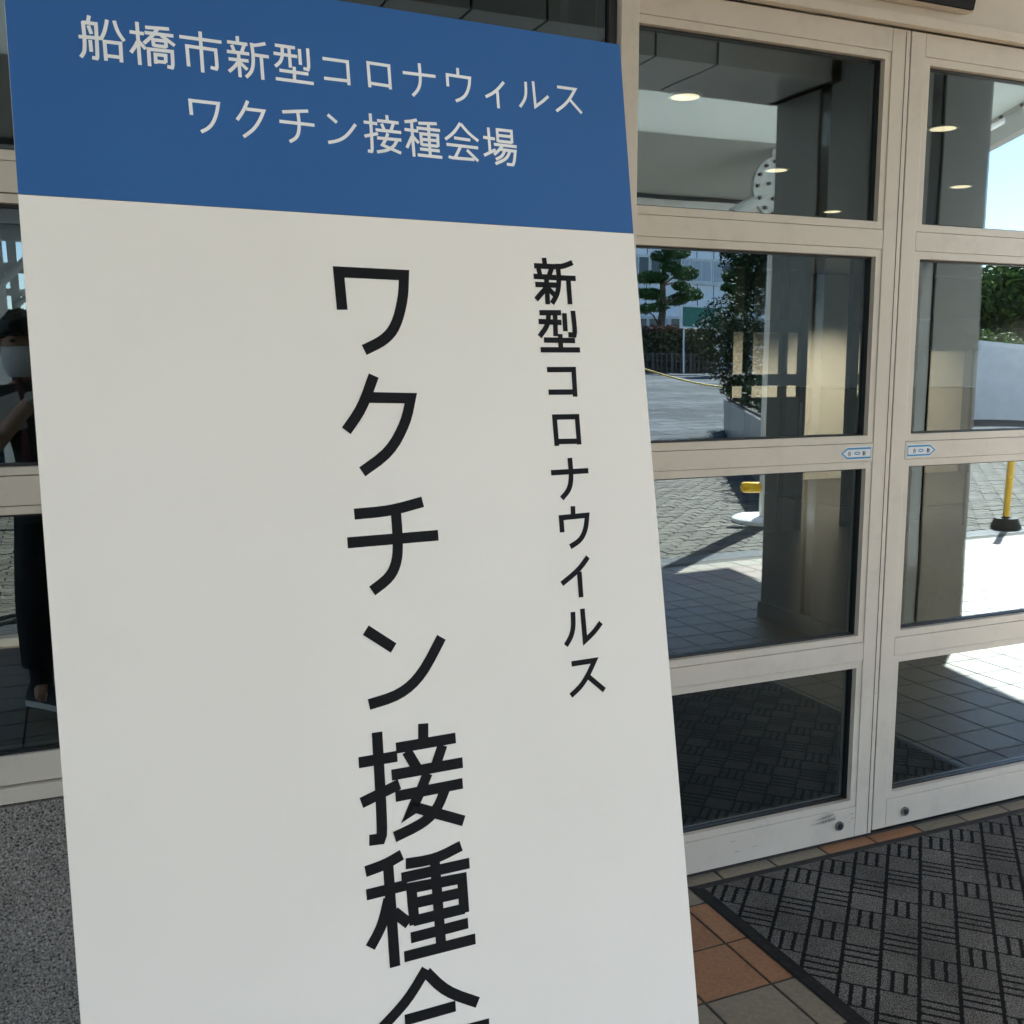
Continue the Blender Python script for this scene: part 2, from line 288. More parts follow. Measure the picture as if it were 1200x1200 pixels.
# ================================================================== SETTING: ground, tiles, drain, pavers
T, TX0, TY0 = 0.191, 1.479, -0.131
tf = tag(MB().box(-4.0, 9.2, -4.055, 0.12, -0.14, -0.0022).build('tile_floor', M['grout']), kind='structure')
g = 0.0042
def tile_mesh(nm, m): return MB().box(-T/2+g, T/2-g, -T/2+g, T/2-g, -0.012, 0.0, 0.0008).mesh(nm, m)
TM = {k: tile_mesh('floor_tile_'+k, M[k]) for k in ('tile', 'tile_orange', 'tile_brown')}
stuff = {k: MB() for k in TM}
def tile_kind(i, j):
    x, y = TX0+(i+.5)*T, TY0-(j+.5)*T
    if j >= 17: return 'tile_brown' if j in (17, 18) else 'tile'
    if j == -1: return 'tile_orange' if i in (3, 4, 10, 11) else 'tile'
    if j in (0, 1) and i <= 0 and i > -9: return 'tile_orange'
    if j == 0 and i >= 8: return 'tile_brown'
    if (i, j) in ((24, 10), (25, 10)): return 'tile_brown'
    return 'tile'
count = 0
for j in range(-1, 21):
    for i in range(-28, 40):
        x, y = TX0+(i+.5)*T, TY0-(j+.5)*T
        if y-T/2 < -4.056 or x+T/2 > 9.2 or x-T/2 < -4.0: continue
        k = tile_kind(i, j)
        near = (1.0 < x < 1.62 and y > -0.95) or (2.9 < x < 4.2 and y > -1.5) or (1.6 < x < 2.9 and y > -0.13) or (2.6 < x < 3.7 and y < -1.7) or (4.6 < x < 7.2 and -3.9 < y < -1.9 and x+1.15*y < 4.0) or (-0.55 < x < 0.0 and -3.9 < y < -2.0)
        if near and count < 298:
            inst('floor_tile', TM[k], tf, (x, y, 0)); count += 1
        else:
            stuff[k].box(x-T/2+g, x+T/2-g, y-T/2+g, y+T/2-g, -0.012, 0.0)
for k, mb in stuff.items():
    if mb.v: tag(mb.build('floor_tiles_beyond', M[k], tf), kind='stuff')
# door track strip under the doors
# drain channel with slotted grating
dr = thing('drain_grating', 'long steel drain grating between floor tiles and concrete pavers', 'drain', (2.5, -4.16, 0))
mb = MB().box(-4.0, 12, -4.27, -4.06, -0.14, -0.03); mb.build('channel', M['groove'], dr)
mb = MB()
for q in (-4.262, -4.222, -4.182, -4.142, -4.102, -4.066): mb.box(-4.0, 12, q-.006, q+.006, -0.03, 0.002)
mb.build('rail_bars', M['drain'], dr)
mb = MB()
for i in range(400):
    x = -4+i*.04
    if x < 12: mb.box(x, x+.008, -4.26, -4.068, -0.029, -0.004)
tag(mb.build('cross_bars', M['drain'], dr), kind='stuff')
# ground sheet to the horizon, gently rising away from the entrance
def ground_z(y):
    d = max(0.0, -y-9.0); return -0.02 + min(1.18, d*0.04)
mb = MB(); ys = [-4.27, -9, -12, -16, -20, -26, -32, -38.5, -60, -120, -400, -1500]; xs = [-1500, -200, -60, -20, 0, 20, 60, 200, 1500]
vs = [(x, y, ground_z(y)-(0.03 if y > -9.5 else 0)) for y in ys for x in xs]; nx = len(xs)
mb.add(vs, [(r*nx+c_, r*nx+c_+1, (r+1)*nx+c_+1, (r+1)*nx+c_) for r in range(len(ys)-1) for c_ in range(nx-1)])
ground = tag(mb.build('ground', M['paver']), kind='structure')
def mat_far_paver():
    m = pm('plaza_paving', (0.30, 0.30, 0.29), (0.24, 0.24, 0.23), 1.2, 0.8, 0.05, bump=0.3, bscale=60, spec=0.03); nt = m.node_tree; N = nt.nodes; L = nt.links
    tc = N.new('ShaderNodeTexCoord'); br = N.new('ShaderNodeTexBrick'); L.new(tc.outputs['Object'], br.inputs['Vector'])
    br.inputs['Scale'].default_value = 1; br.inputs['Brick Width'].default_value = .24; br.inputs['Row Height'].default_value = .12; br.inputs['Mortar Size'].default_value = .006
    br.inputs['Color1'].default_value = (.105, .113, .122, 1); br.inputs['Color2'].default_value = (.065, .070, .077, 1); br.inputs['Mortar'].default_value = (.035, .037, .04, 1)
    b2 = N.new('ShaderNodeTexBrick'); L.new(tc.outputs['Object'], b2.inputs['Vector']); b2.inputs['Scale'].default_value = 1; b2.inputs['Brick Width'].default_value = 1.9; b2.inputs['Row Height'].default_value = .62; b2.inputs['Mortar Size'].default_value = .05
    b2.inputs['Color1'].default_value = (1.2, 1.2, 1.2, 1); b2.inputs['Color2'].default_value = (.8, .8, .8, 1); b2.inputs['Mortar'].default_value = (.45, .45, .45, 1)
    nn = N.new('ShaderNodeTexNoise'); nn.inputs['Scale'].default_value = .35; nn.inputs['Detail'].default_value = 6; L.new(tc.outputs['Object'], nn.inputs['Vector'])
    mn = N.new('ShaderNodeMapRange'); L.new(nn.outputs['Fac'], mn.inputs[0]); mn.inputs[1].default_value = .3; mn.inputs[2].default_value = .7; mn.inputs[3].default_value = .6; mn.inputs[4].default_value = 1.35
    m1 = N.new('ShaderNodeVectorMath'); m1.operation = 'MULTIPLY'; L.new(br.outputs['Color'], m1.inputs[0]); L.new(b2.outputs['Color'], m1.inputs[1])
    m2 = N.new('ShaderNodeVectorMath'); m2.operation = 'SCALE'; L.new(m1.outputs[0], m2.inputs[0]); L.new(mn.outputs[0], m2.inputs['Scale'])
    L.new(m2.outputs[0], N['Principled BSDF'].inputs['Base Color']); return m
M['plaza'] = mat_far_paver(); ground.data.materials[0] = M['plaza']
# side ground, beyond the tiled apron and under the building
tag(MB().box(9.2, 60, -4.27, 0.12, -0.3, -0.03).build('side_pavement', M['plaza']), kind='structure')
tag(MB().box(-60, -4.0, -4.27, 0.12, -0.3, -0.03).build('side_pavement', M['plaza']), kind='structure')
# zigzag interlocking pavers
PW, PH, ZG = 0.24, 0.122, 0.032
def paver_poly(sx=1.0):
    a = PW/2-.006; b = PH/2-.006
    prof = [(-1, 0), (-.82, 0), (-.66, 1), (-.34, 1), (-.18, 0), (.18, 0), (.34, 1), (.66, 1), (.82, 0), (1, 0)]
    top = [(a*x, b-ZG/2+ZG*k) for x, k in prof]
    bot = [(a*x, -b-ZG/2+ZG*k) for x, k in reversed(prof)]
    return top+bot
poly = paver_poly()
pv = tag(MB().box(-4.0, 16.0, -14.0, -4.275, -0.10, -0.012).build('paved_forecourt', M['paver_joint']), kind='structure')
pmesh = MB().prism(poly, 'z', -0.03, 0.0).mesh('paver', M['paver'])
far = MB(); count = 0; ca, sa = math.cos(math.radians(0)), 0
for r in range(int(9.5/PH)):
    y = -4.36-r*PH
    for c_ in range(int(20/PW)):
        x = -3.85+c_*PW+(PW/2 if r % 2 else 0)
        if x > 15.8: continue
        dz = random.uniform(-.003, .002)
        if count < 296 and ((4.1 < x < 5.9 and y > -7.0) or (7.2 < x < 9.6 and y > -5.6)):
            inst('paver', pmesh, pv, (x, y, dz)); count += 1
        else:
            far.prism([(x+p[0], y+p[1]) for p in poly], 'z', -0.03, dz)
tag(far.build('pavers_beyond', M['paver'], pv), kind='stuff')

# ================================================================== ENTRANCE BUILDING
eb = thing('entrance_building', 'beige and granite entrance front with the glazed automatic doors', 'building', (2.0, 0.3, 0))
WY = -0.13                                 # face of the side window wall
MB().box(-6.0, 1.235, WY-.006, 0.25, 0.0, 0.588).build('granite_plinth', M['granite_wall'], eb)
# jamb post between side window and door, header
px0, px1 = on_y(726.5, 40, WY).x, on_y(749, 60, WY).x
MB().box(px0+.004, px1, WY, 0.20, 0.0, 2.44, .002).build('jamb_post', M['frame'], eb)
MB().box(px1+.002, 6.4, -0.012, 0.16, 2.452, 3.3).build('door_header', M['frame'], eb)
MB().box(px1+.002, 6.4, -0.030, -0.002, 2.421, 2.450, .003).build('header_lip', M['frame'], eb)
MB().box(-6.0, px1, WY+.01, 0.2, 2.445, 3.3).build('wall_above_window', M['frame'], eb)
MB().box(3.46, 6.4, -0.01, 0.2, 0.0, 2.419).build('side_wall', M['frame'], eb)
MB().box(6.42, 30, -0.1, 0.25, 0.0, 7).build('outer_wall', M['office'], eb)
MB().box(-30, -6.02, -0.1, 0.25, 0.0, 7).build('outer_wall', M['office'], eb)
MB().box(-6.0, 6.4, 0.10, 9.5, 3.32, 7).build('upper_storey', M['office'], eb)
# side window in front of the door plane
sw = thing('side_window', 'tall beige framed window on the granite plinth beside the doors', 'window', (-1.0, WY, 0.59))
WX0, WX1 = -3.2, on_y(718, 20, WY).x
def bar(mb, x0, x1, z0, z1, y0=WY, y1=WY+.07): mb.box(x0, x1, y0, y1, z0, z1, .0015)
rails = [(0.592, 0.625, 0), (0.628, 0.689, .012), (1.188, 1.205, .004), (1.2065, 1.265, 0), (1.2665, 1.283, .004), (1.790, 1.808, .004), (1.8095, 1.868, 0), (1.8695, 1.889, .004), (2.40, 2.44, 0)]
for z0, z1, dy in rails: MB().box(WX0, WX1, WY+dy, WY+.08, z0, z1, .0015).build('rail', M['frame'], sw)
for x0, x1 in ((WX0-.06, WX0-.001), ):
    MB().box(x0, x1, WY, WY+.08, 0.592, 2.44, .0015).build('stile', M['frame'], sw)
MB().box(WX1+.001, px0+.002, WY+.02, WY+.08, 0.592, 2.44).build('gasket', M['gasket'], sw)
for z0, z1 in ((.689, 1.188), (1.283, 1.790), (1.889, 2.40)):
    MB().box(WX0, WX1, WY+.030, WY+.036, z0-.003, z1+.003).build('glass_pane', M['glass_dark'], sw)
    MB().box(WX0, WX1, WY+.022, WY+.030, z0, z0+.006).build('gasket', M['gasket'], sw)
    MB().box(WX0, WX1, WY+.022, WY+.030, z1-.006, z1).build('gasket', M['gasket'], sw)
# automatic sliding door leaves
PZ = [(0.134, 0.561), (0.6625, 1.1745), (1.272, 1.7895), (1.888, 2.3325)]
def rect_frame(mb, x0, x1, z0, z1, w, y0, y1):
    mb.box(x0, x0+w, y0, y1, z0, z1); mb.box(x1-w, x1, y0, y1, z0, z1)
    mb.box(x0+w, x1-w, y0, y1, z0, z0+w); mb.box(x0+w, x1-w, y0, y1, z1-w, z1)
def door_leaf(label, x0, x1, px, qx, zb, lockx, stx, sdir):
    t = thing('sliding_door', label, 'door', ((x0+x1)/2, 0.02, 0))
    meet_l = sdir > 0      # right leaf: meeting stile at its left
    bw = .021
    # stiles
    MB().box(x0, px-bw-.0015, 0, .045, zb, 2.417, .0015).build('stile', M['frame'], t)
    MB().box(qx+bw+.0009, x1, 0, .045, zb, 2.417, .0015).build('stile', M['frame'], t)
    ms = (x0 if meet_l else x1)
    # thin dark groove along the meeting stile
    if not meet_l: MB().box(x1-.0165, x1-.0145, -.0008, .002, zb, 2.412).build('groove', M['groove'], t)
    rz = [(zb, PZ[0][0])]+[(PZ[i][1], PZ[i+1][0]) for i in range(3)]+[(PZ[3][1], 2.417)]
    for i, (a, b) in enumerate(rz):
        lo = a if i == 0 else a+bw+.0009; hi = b if i == 4 else b-bw-.0015
        MB().box(px-bw, qx+bw, 0.0005, .045, lo, hi, .0012).build('rail', M['frame'], t)
    MB().box(px-bw-.003, qx+bw+.003, .006, .04, zb+.03, 2.40).build('core', M['groove'], t) if False else None
    for i, (a, b) in enumerate(PZ):
        mb = MB(); rect_frame(mb, px-bw, qx+bw, a-bw, b+bw, bw, .003, .040); mb.build('glazing_bead', M['frame'], t)
        mb = MB(); rect_frame(mb, px, qx, a, b, .0045, .020, .046); mb.build('gasket', M['gasket'], t)
        MB().box(px+.0005, qx-.0005, .030, .036, a+.0005, b-.0005).build('glass_pane', M['glass'], t)
    # key lock
    lk = MB(); 
    def ydisc(mb, r, y0, y1, n=24):
        mb.prism([(lockx+r*math.cos(2*math.pi*k/n), .061+r*math.sin(2*math.pi*k/n)) for k in range(n)], 'y', y0, y1)
    ydisc(lk, .0145, -.006, .003); lk = lk.build('lock', M['lock_grey'], t)
    k1 = MB(); ydisc(k1, .009, -.0085, -.0055); k1.build('lock_cylinder', M['dark_steel'], lk)
    k2 = MB().box(lockx-.0015, lockx+.0015, -.0095, -.0080, .056, .066); k2.build('keyhole', M['groove'], lk)
    # arrow shaped sticker with two characters and an oval
    w, h = .056, .0165; cx, cz = stx, 1.2215
    def outline(k, yy, s, m, nm):
        pts = [(-w+k*.4, -h+k), (w*.58, -h+k), (w-k*1.4, 0), (w*.58, h-k), (-w+k*.4, h-k)]
        return MB().prism([(cx+sdir*p[0], cz+p[1]) for p in pts], 'y', yy, .001).build(nm, m, s)
    st = outline(-.003, -.0007, t, M['sticker'], 'direction_sticker')
    outline(0, -.0010, st, M['blue_print'], 'blue_border'); outline(.0052, -.0013, st, M['sticker'], 'white_field')
    ov = MB().prism([(cx-.004*sdir+.0115*math.cos(a), cz+.005*math.sin(a)) for a in [2*math.pi*k/20 for k in range(20)]], 'y', -.0016, -.0012).build('oval_mark', M['blue_print'], st)
    MB().prism([(cx-.004*sdir+.0085*math.cos(a), cz+.0020*math.sin(a)) for a in [2*math.pi*k/20 for k in range(20)]], 'y', -.0019, -.0015).build('oval_inner', M['sticker'], st)
    JI = [[(.5, 0, .42, .15)], [(.15, .2, .15, 1)], [(.85, .2, .85, 1)], [(.15, .2, .85, .2)], [(.15, .45, .85, .45)], [(.15, .7, .85, .7)], [(.15, .98, .85, .98)]]
    DO = [[(.05, .12, .55, .12)], [(0, .3, .6, .3)], [(.1, .45, .5, .45)], [(.1, .62, .5, .62)], [(.1, .45, .1, .62)], [(.5, .45, .5, .62)], [(.05, .78, .55, .78)], [(0, .97, .6, .95)], [(.3, .1, .3, .95)], [(.65, .3, 1, .3)], [(1, .3, .92, 1)], [(.82, .05, .62, 1)]]
    order = ((-.0335, JI), (.021, DO))
    for ox, gl in order:
        bx = cx+(ox if sdir > 0 else ox+.004)
        mb = MB()
        for n_, sgs in enumerate(gl):
            for (ax, ay, bx2, by2) in sgs:
                A = Vector((bx-.0015+ax*.011, 0, cz+.0068-ay*.0136)); B = Vector((bx-.0015+bx2*.011, 0, cz+.0068-by2*.0136))
                d = (B-A).normalized(); nn = Vector((-d.z, 0, d.x))*.0007
                yy = -.0015-.00002*n_
                mb.add([(p.x, yy, p.z) for p in (A+nn, A-nn, B-nn, B+nn)], [(0, 1, 2, 3)])
        mb.build('printed_character', M['ink_black'], st)
    return t
LX1 = 2.2535
dl = door_leaf('left automatic door leaf, its bottom rail scuffed black beside the lock', 1.17, LX1, 1.262, 2.1672, .013, 2.1240, 2.124, -1)
drr = door_leaf('right automatic door leaf with the blue arrow sticker pointing away from the meeting stiles', 2.2585, 3.42, 2.334, 3.33, .020, 2.389, 2.378, 1)
# rubbed scuffs on the left leaf's bottom rail
mb = MB(); rs = random.Random(3)
for i in range(44):
    up = i % 2; xr = (2.100 if up else 2.108)+rs.uniform(-.006, .002); zc = (.1005 if up else .0870)+rs.gauss(0, .0026); ln_ = rs.uniform(.02, .085)*(1.0 if up else 1.2); h_ = rs.uniform(.0006, .0020)
    zc = min(zc, .1090); yy = -.0004-.00001*i
    mb.add([(xr-ln_, yy, zc-ln_*.09), (xr, yy, zc), (xr+.001, yy, zc+h_), (xr-ln_*.5, yy, zc+h_*.7-ln_*.045)], [(0, 1, 2, 3)])
for i in range(16):
    x = rs.choice([2.155, 2.17, 2.22, 2.235, 1.95])+rs.uniform(-.02, .02); z = rs.uniform(.03, .11) if rs.random() < .6 else rs.uniform(.12, .5); l_ = rs.uniform(.003, .014)
    if z > .11: x = 2.225+rs.uniform(-.015, .02)
    if 2.186 < x < 2.192: continue
    mb.add([(x, -.0005, z), (x+l_, -.0005, z+l_*.15), (x+l_, -.0005, z+l_*.15+.0009), (x, -.0005, z+.0006)], [(0, 1, 2, 3)])
for (x, z) in ((1.72, .085), (1.80, .055), (1.735, .05), (2.17, .075), (2.165, .09)):
    mb.add([(x, -.0006, z), (x+.016, -.0006, z+.001), (x+.016, -.0006, z+.0026), (x, -.0006, z+.0016)], [(0, 1, 2, 3)])
mb.build('scuff_mark', M['scuff'], dl)
# threshold track
MB().box(px1+.002, 3.46, .008, .10, -.004, .006, .001).build('door_track', M['dark_frame'], eb)
# motion sensor on the header
ds = thing('door_sensor', 'dark slim motion sensor mounted on the beige header above the doors', 'sensor', (2.35, -0.02, 2.5))
zs_, xs_ = on_y(1136, 11.0, -.05).z, on_y(1141, 6, -.05).x
MB().prism([(-.013, zs_+.004), (-.052, zs_), (-.062, zs_+.045), (-.013, zs_+.06)], 'x', 2.0, xs_).build('housing', M['black_plastic'], ds)
MB().prism([(-.0125, zs_-.002), (-.030, zs_-.004), (-.051, zs_-.003), (-.0125, zs_+.002)], 'x', 1.99, xs_+.003).build('lower_lip', M['frame'], ds)

# ------------------------------------------------------------------ lobby behind the glass
lob = thing('lobby', 'dim lobby behind the glass doors with beige walls', 'room', (4, 5, 0))
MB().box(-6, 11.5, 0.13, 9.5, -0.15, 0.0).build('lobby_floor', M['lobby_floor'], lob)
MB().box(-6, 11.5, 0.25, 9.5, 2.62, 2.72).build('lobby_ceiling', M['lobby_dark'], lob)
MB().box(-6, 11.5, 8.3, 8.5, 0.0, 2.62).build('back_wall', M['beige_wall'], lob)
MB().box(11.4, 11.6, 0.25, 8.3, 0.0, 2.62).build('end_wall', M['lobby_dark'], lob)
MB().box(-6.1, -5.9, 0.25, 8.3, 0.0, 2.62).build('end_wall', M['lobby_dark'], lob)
MB().box(5.0, 9.0, 6.6, 6.75, 0.0, 2.25).build('beige_panel', M['beige_wall'], lob) if False else None
# glazed partition with dark frame
pt = thing('glazed_partition', 'dark framed glass partition across the lobby with an open doorway', 'partition', (6, 5, 0))
PYI = 5.0
def ix(u, v=420): return on_y(u, v, PYI).x
posts = [(849, 859), (875, 882), (917, 923), (939, 946), (997, 1006), (1019, 1030)]
for a, b in posts: MB().box(ix(a), ix(b), PYI, PYI+.06, 0, 2.62).build('post', M['dark_frame'], pt)
for (a, b) in ((859, 875), (882, 917), (923, 939), (1006, 1019)):
    for z0, z1 in ((1.76, 1.86), (1.30, 1.40)): MB().box(ix(a)+.002, ix(b)-.002, PYI, PYI+.06, z0, z1).build('rail', M['dark_frame'], pt)
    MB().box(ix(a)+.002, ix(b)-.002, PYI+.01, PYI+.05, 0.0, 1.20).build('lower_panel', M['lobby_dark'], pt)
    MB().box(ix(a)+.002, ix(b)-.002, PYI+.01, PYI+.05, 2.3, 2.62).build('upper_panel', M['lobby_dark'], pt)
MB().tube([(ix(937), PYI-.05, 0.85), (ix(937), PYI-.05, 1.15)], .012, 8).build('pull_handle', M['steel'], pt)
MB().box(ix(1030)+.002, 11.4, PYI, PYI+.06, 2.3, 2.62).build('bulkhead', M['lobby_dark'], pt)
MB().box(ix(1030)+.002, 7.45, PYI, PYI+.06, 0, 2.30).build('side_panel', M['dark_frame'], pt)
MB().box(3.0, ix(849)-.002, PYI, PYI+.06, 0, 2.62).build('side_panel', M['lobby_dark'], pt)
# white swirl board inside, on two legs
sb_ = thing('display_board', 'pale lobby display board with swirling line drawing on thin legs', 'board', (7.6, 4.9, 0))
bx0, bx1 = on_y(1068, 395, 4.6).x, on_y(1158, 395, 4.6).x
MB().prism([(bx0, 1.60), (bx1-.08, 1.60), (bx1, 1.90), (bx0+.03, 1.88)], 'y', 4.60, 4.64).build('panel', M['display'], sb_)
for x in (bx0+.1, bx1-.15): MB().tube([(x, 4.62, 0), (x, 4.62, 1.62)], .012, 8).build('leg', M['dark_steel'], sb_)
def swirl(cx, cz, r0, turns, a0, sgn):
    return [(cx+r0*(1-k/40)*math.cos(a0+sgn*turns*2*math.pi*k/40), 4.597, cz+.8*r0*(1-k/40)*math.sin(a0+sgn*turns*2*math.pi*k/40)) for k in range(38)]
for p in (swirl(bx1-.20, 1.72, .10, 1.6, 1.2, -1), swirl(bx1-.36, 1.76, .085, 1.2, 4.5, 1), [(bx1-.75+.02*k, 4.597, 1.84-.05*math.sin(k*.16)) for k in range(32)], [(bx1-.72+.02*k, 4.597, 1.64+.035*math.sin(k*.2)) for k in range(30)], [(bx1-.62+.02*k, 4.597, 1.70+.06*math.sin(k*.13)) for k in range(22)]):
    MB().tube(p, .0028, 6).build('swirl_line', M['canopy_grey'], sb_)
# downlights in the lobby ceiling
def downlight(x, y, label, power):
    t = thing('downlight', label, 'downlight', (x, y, 2.62), 'round downlights in the lobby ceiling')
    n = 28
    mb = MB().lathe([(.074, 0), (.074, -.006), (.061, -.008), (.061, -.002)], (x, y, 2.619), n); mb.build('trim_ring', M['white_steel'], t, True)
    MB().lathe([(.060, -.004), (.060, -.0075)], (x, y, 2.619), n).build('diffuser', M['lamp'], t)
    ld = bpy.data.lights.new('downlight_lamp', 'SPOT'); ld.energy = power; ld.spot_size = math.radians(120); ld.spot_blend = .8; ld.shadow_soft_size = .07; ld.color = (1, .90, .76)
    lo = bpy.data.objects.new('downlight_lamp', ld); col.objects.link(lo); lo.location = (x, y, 2.60); lo.parent = t; lo.matrix_parent_inverse = t.matrix_basis.inverted()
LBL = 'round warm downlight glowing in the lobby ceiling behind the door glass'
for (x, y, p) in ((2.49, 1.54, 2), (3.90, 2.75, 2), (5.32, 3.93, 7), (3.97, 1.56, 2), (5.35, 2.75, 2)): downlight(x, y, LBL, p)
for (x, y, p) in ((9.0, 7.3, 100), (7.4, 7.3, 60), (10.6, 7.3, 45)): downlight(x, y, 'added unseen downlight brightening the beige back wall of the lobby', p)  # extra lamps, out of view, added to brighten the back wall

# ================================================================== SIGN BOARD
SO = Vector((0.571802, -1.373310, 1.620810)); SH = Vector((0.998989, 0.0449516, -0.000683)).normalized()
SV = Vector((-0.006536, 0.160258, 0.987054)); SV = (SV-SH*SV.dot(SH)).normalized(); SN = SH.cross(SV)      # SN points at the viewer
def loc2(u, v):
    d = ray(u, v); t = SN.dot(SO-CAM)/SN.dot(d); p = CAM+d*t-SO; return (p.dot(SH), p.dot(SV))
sg = bpy.data.objects.new('sign_board', None); col.objects.link(sg); sg.empty_display_size = .1
SMAT = Matrix(((SH.x, SV.x, SN.x, SO.x), (SH.y, SV.y, SN.y, SO.y), (SH.z, SV.z, SN.z, SO.z), (0, 0, 0, 1)))
BOT = -1.60
base = SMAT @ Vector((-.3, BOT, 0)); sg.location = base; sg.matrix_basis = Matrix.Translation(base)
tag(sg, 'tall white standing sign with blue header and black Japanese vertical lettering', 'sign')
def sput(o):                     # place a part modelled in sign coordinates (right, up, out)
    o.parent = sg; o.matrix_parent_inverse = sg.matrix_basis.inverted(); o.matrix_basis = SMAT; return o
# the board tapers very slightly in the photo: its right edge runs 11 mm out at the foot
def edge_r(t): return -0.0128*min(t, .0) if t < 0 else 0.0
def edge_l(t): return -0.601+(-t)*0.0052*1.0 if t < 0 else -.601
ts = [BOT, -1.2, -.8, -.4, 0.0]
def panel(tlist, z0, z1, mat, nm):
    mb = MB(); n = len(tlist)
    for z in (z0, z1):
        for t in tlist: mb.v += [(edge_l(t), t, z), (edge_r(t), t, z)]
    f = []
    for i in range(n-1):
        f.append((2*i, 2*i+1, 2*i+3, 2*i+2)); o = 2*n
        f.append((o+2*i, o+2*i+2, o+2*i+3, o+2*i+1)); f.append((2*i, 2*i+2, o+2*i+2, o+2*i)); f.append((2*i+1, o+2*i+1, o+2*i+3, 2*i+3))
    f.append((0, 2*n, 2*n+1, 1)); f.append((2*n-2, 2*n-1, 4*n-1, 4*n-2)); mb.f = f; mb.mi = [0]*len(f)
    return sput(mb.build(nm, mat))
panel(ts+[.2055], -.016, -.0012, M['sign_edge'], 'backing_board')
panel(ts, -.0010, 0.0, M['sign_white'], 'white_face')
panel([.0006, .1, .2055], -.0010, 0.0, M['sign_blue'], 'blue_header')
def smooth_path(p, it=2):
    p = [Vector(q) for q in p]
    for _ in range(it):
        if len(p) < 3: return p
        o = [p[0]]
        for i in range(1, len(p)-1):
            a, b, c_ = p[i-1], p[i], p[i+1]; ang = (b-a).angle(c_-b, 0)
            if ang < math.radians(52): o += [b.lerp(a, .25), b.lerp(c_, .25)]
            else: o.append(b)
        o.append(p[-1]); p = o
    return p
def ribbon(mb, pts, w, z):
    p = smooth_path(pts); n = len(p); L_, R_ = [], []
    for i in range(n):
        d0 = (p[i]-p[i-1]).normalized() if i else (p[1]-p[0]).normalized()
        d1 = (p[i+1]-p[i]).normalized() if i < n-1 else d0
        n0 = Vector((-d0.y, d0.x)); n1 = Vector((-d1.y, d1.x)); m_ = (n0+n1)
        m_ = m_.normalized() if m_.length > 1e-6 else n0
        k = min(1/max(m_.dot(n0), .3), 2.2)
        L_.append(p[i]+m_*w/2*k); R_.append(p[i]-m_*w/2*k)
    vs = [(q.x, q.y, z) for q in L_]+[(q.x, q.y, z) for q in R_]
    mb.add(vs, [(i, n+i, n+i+1, i+1) for i in range(n-1)])
def glyph(strokes, ox, oy, s, w, mat):
    mb = MB()
    for k, st in enumerate(strokes): ribbon(mb, [loc2(ox+a/s, oy+b/s) for a, b in st], w, .0003+.000012*k)
    return sput(mb.build('printed_character', mat))
WH, WM, WB = .0031, .0056, .0104
K1 = (80, 10, 7.5); K2 = (220, 20, 7.5); K3 = (370, 40, 7.5); K4 = (530, 60, 7.5); K5 = (210, 100, 5.4545); K6 = (420, 110, 6.0)
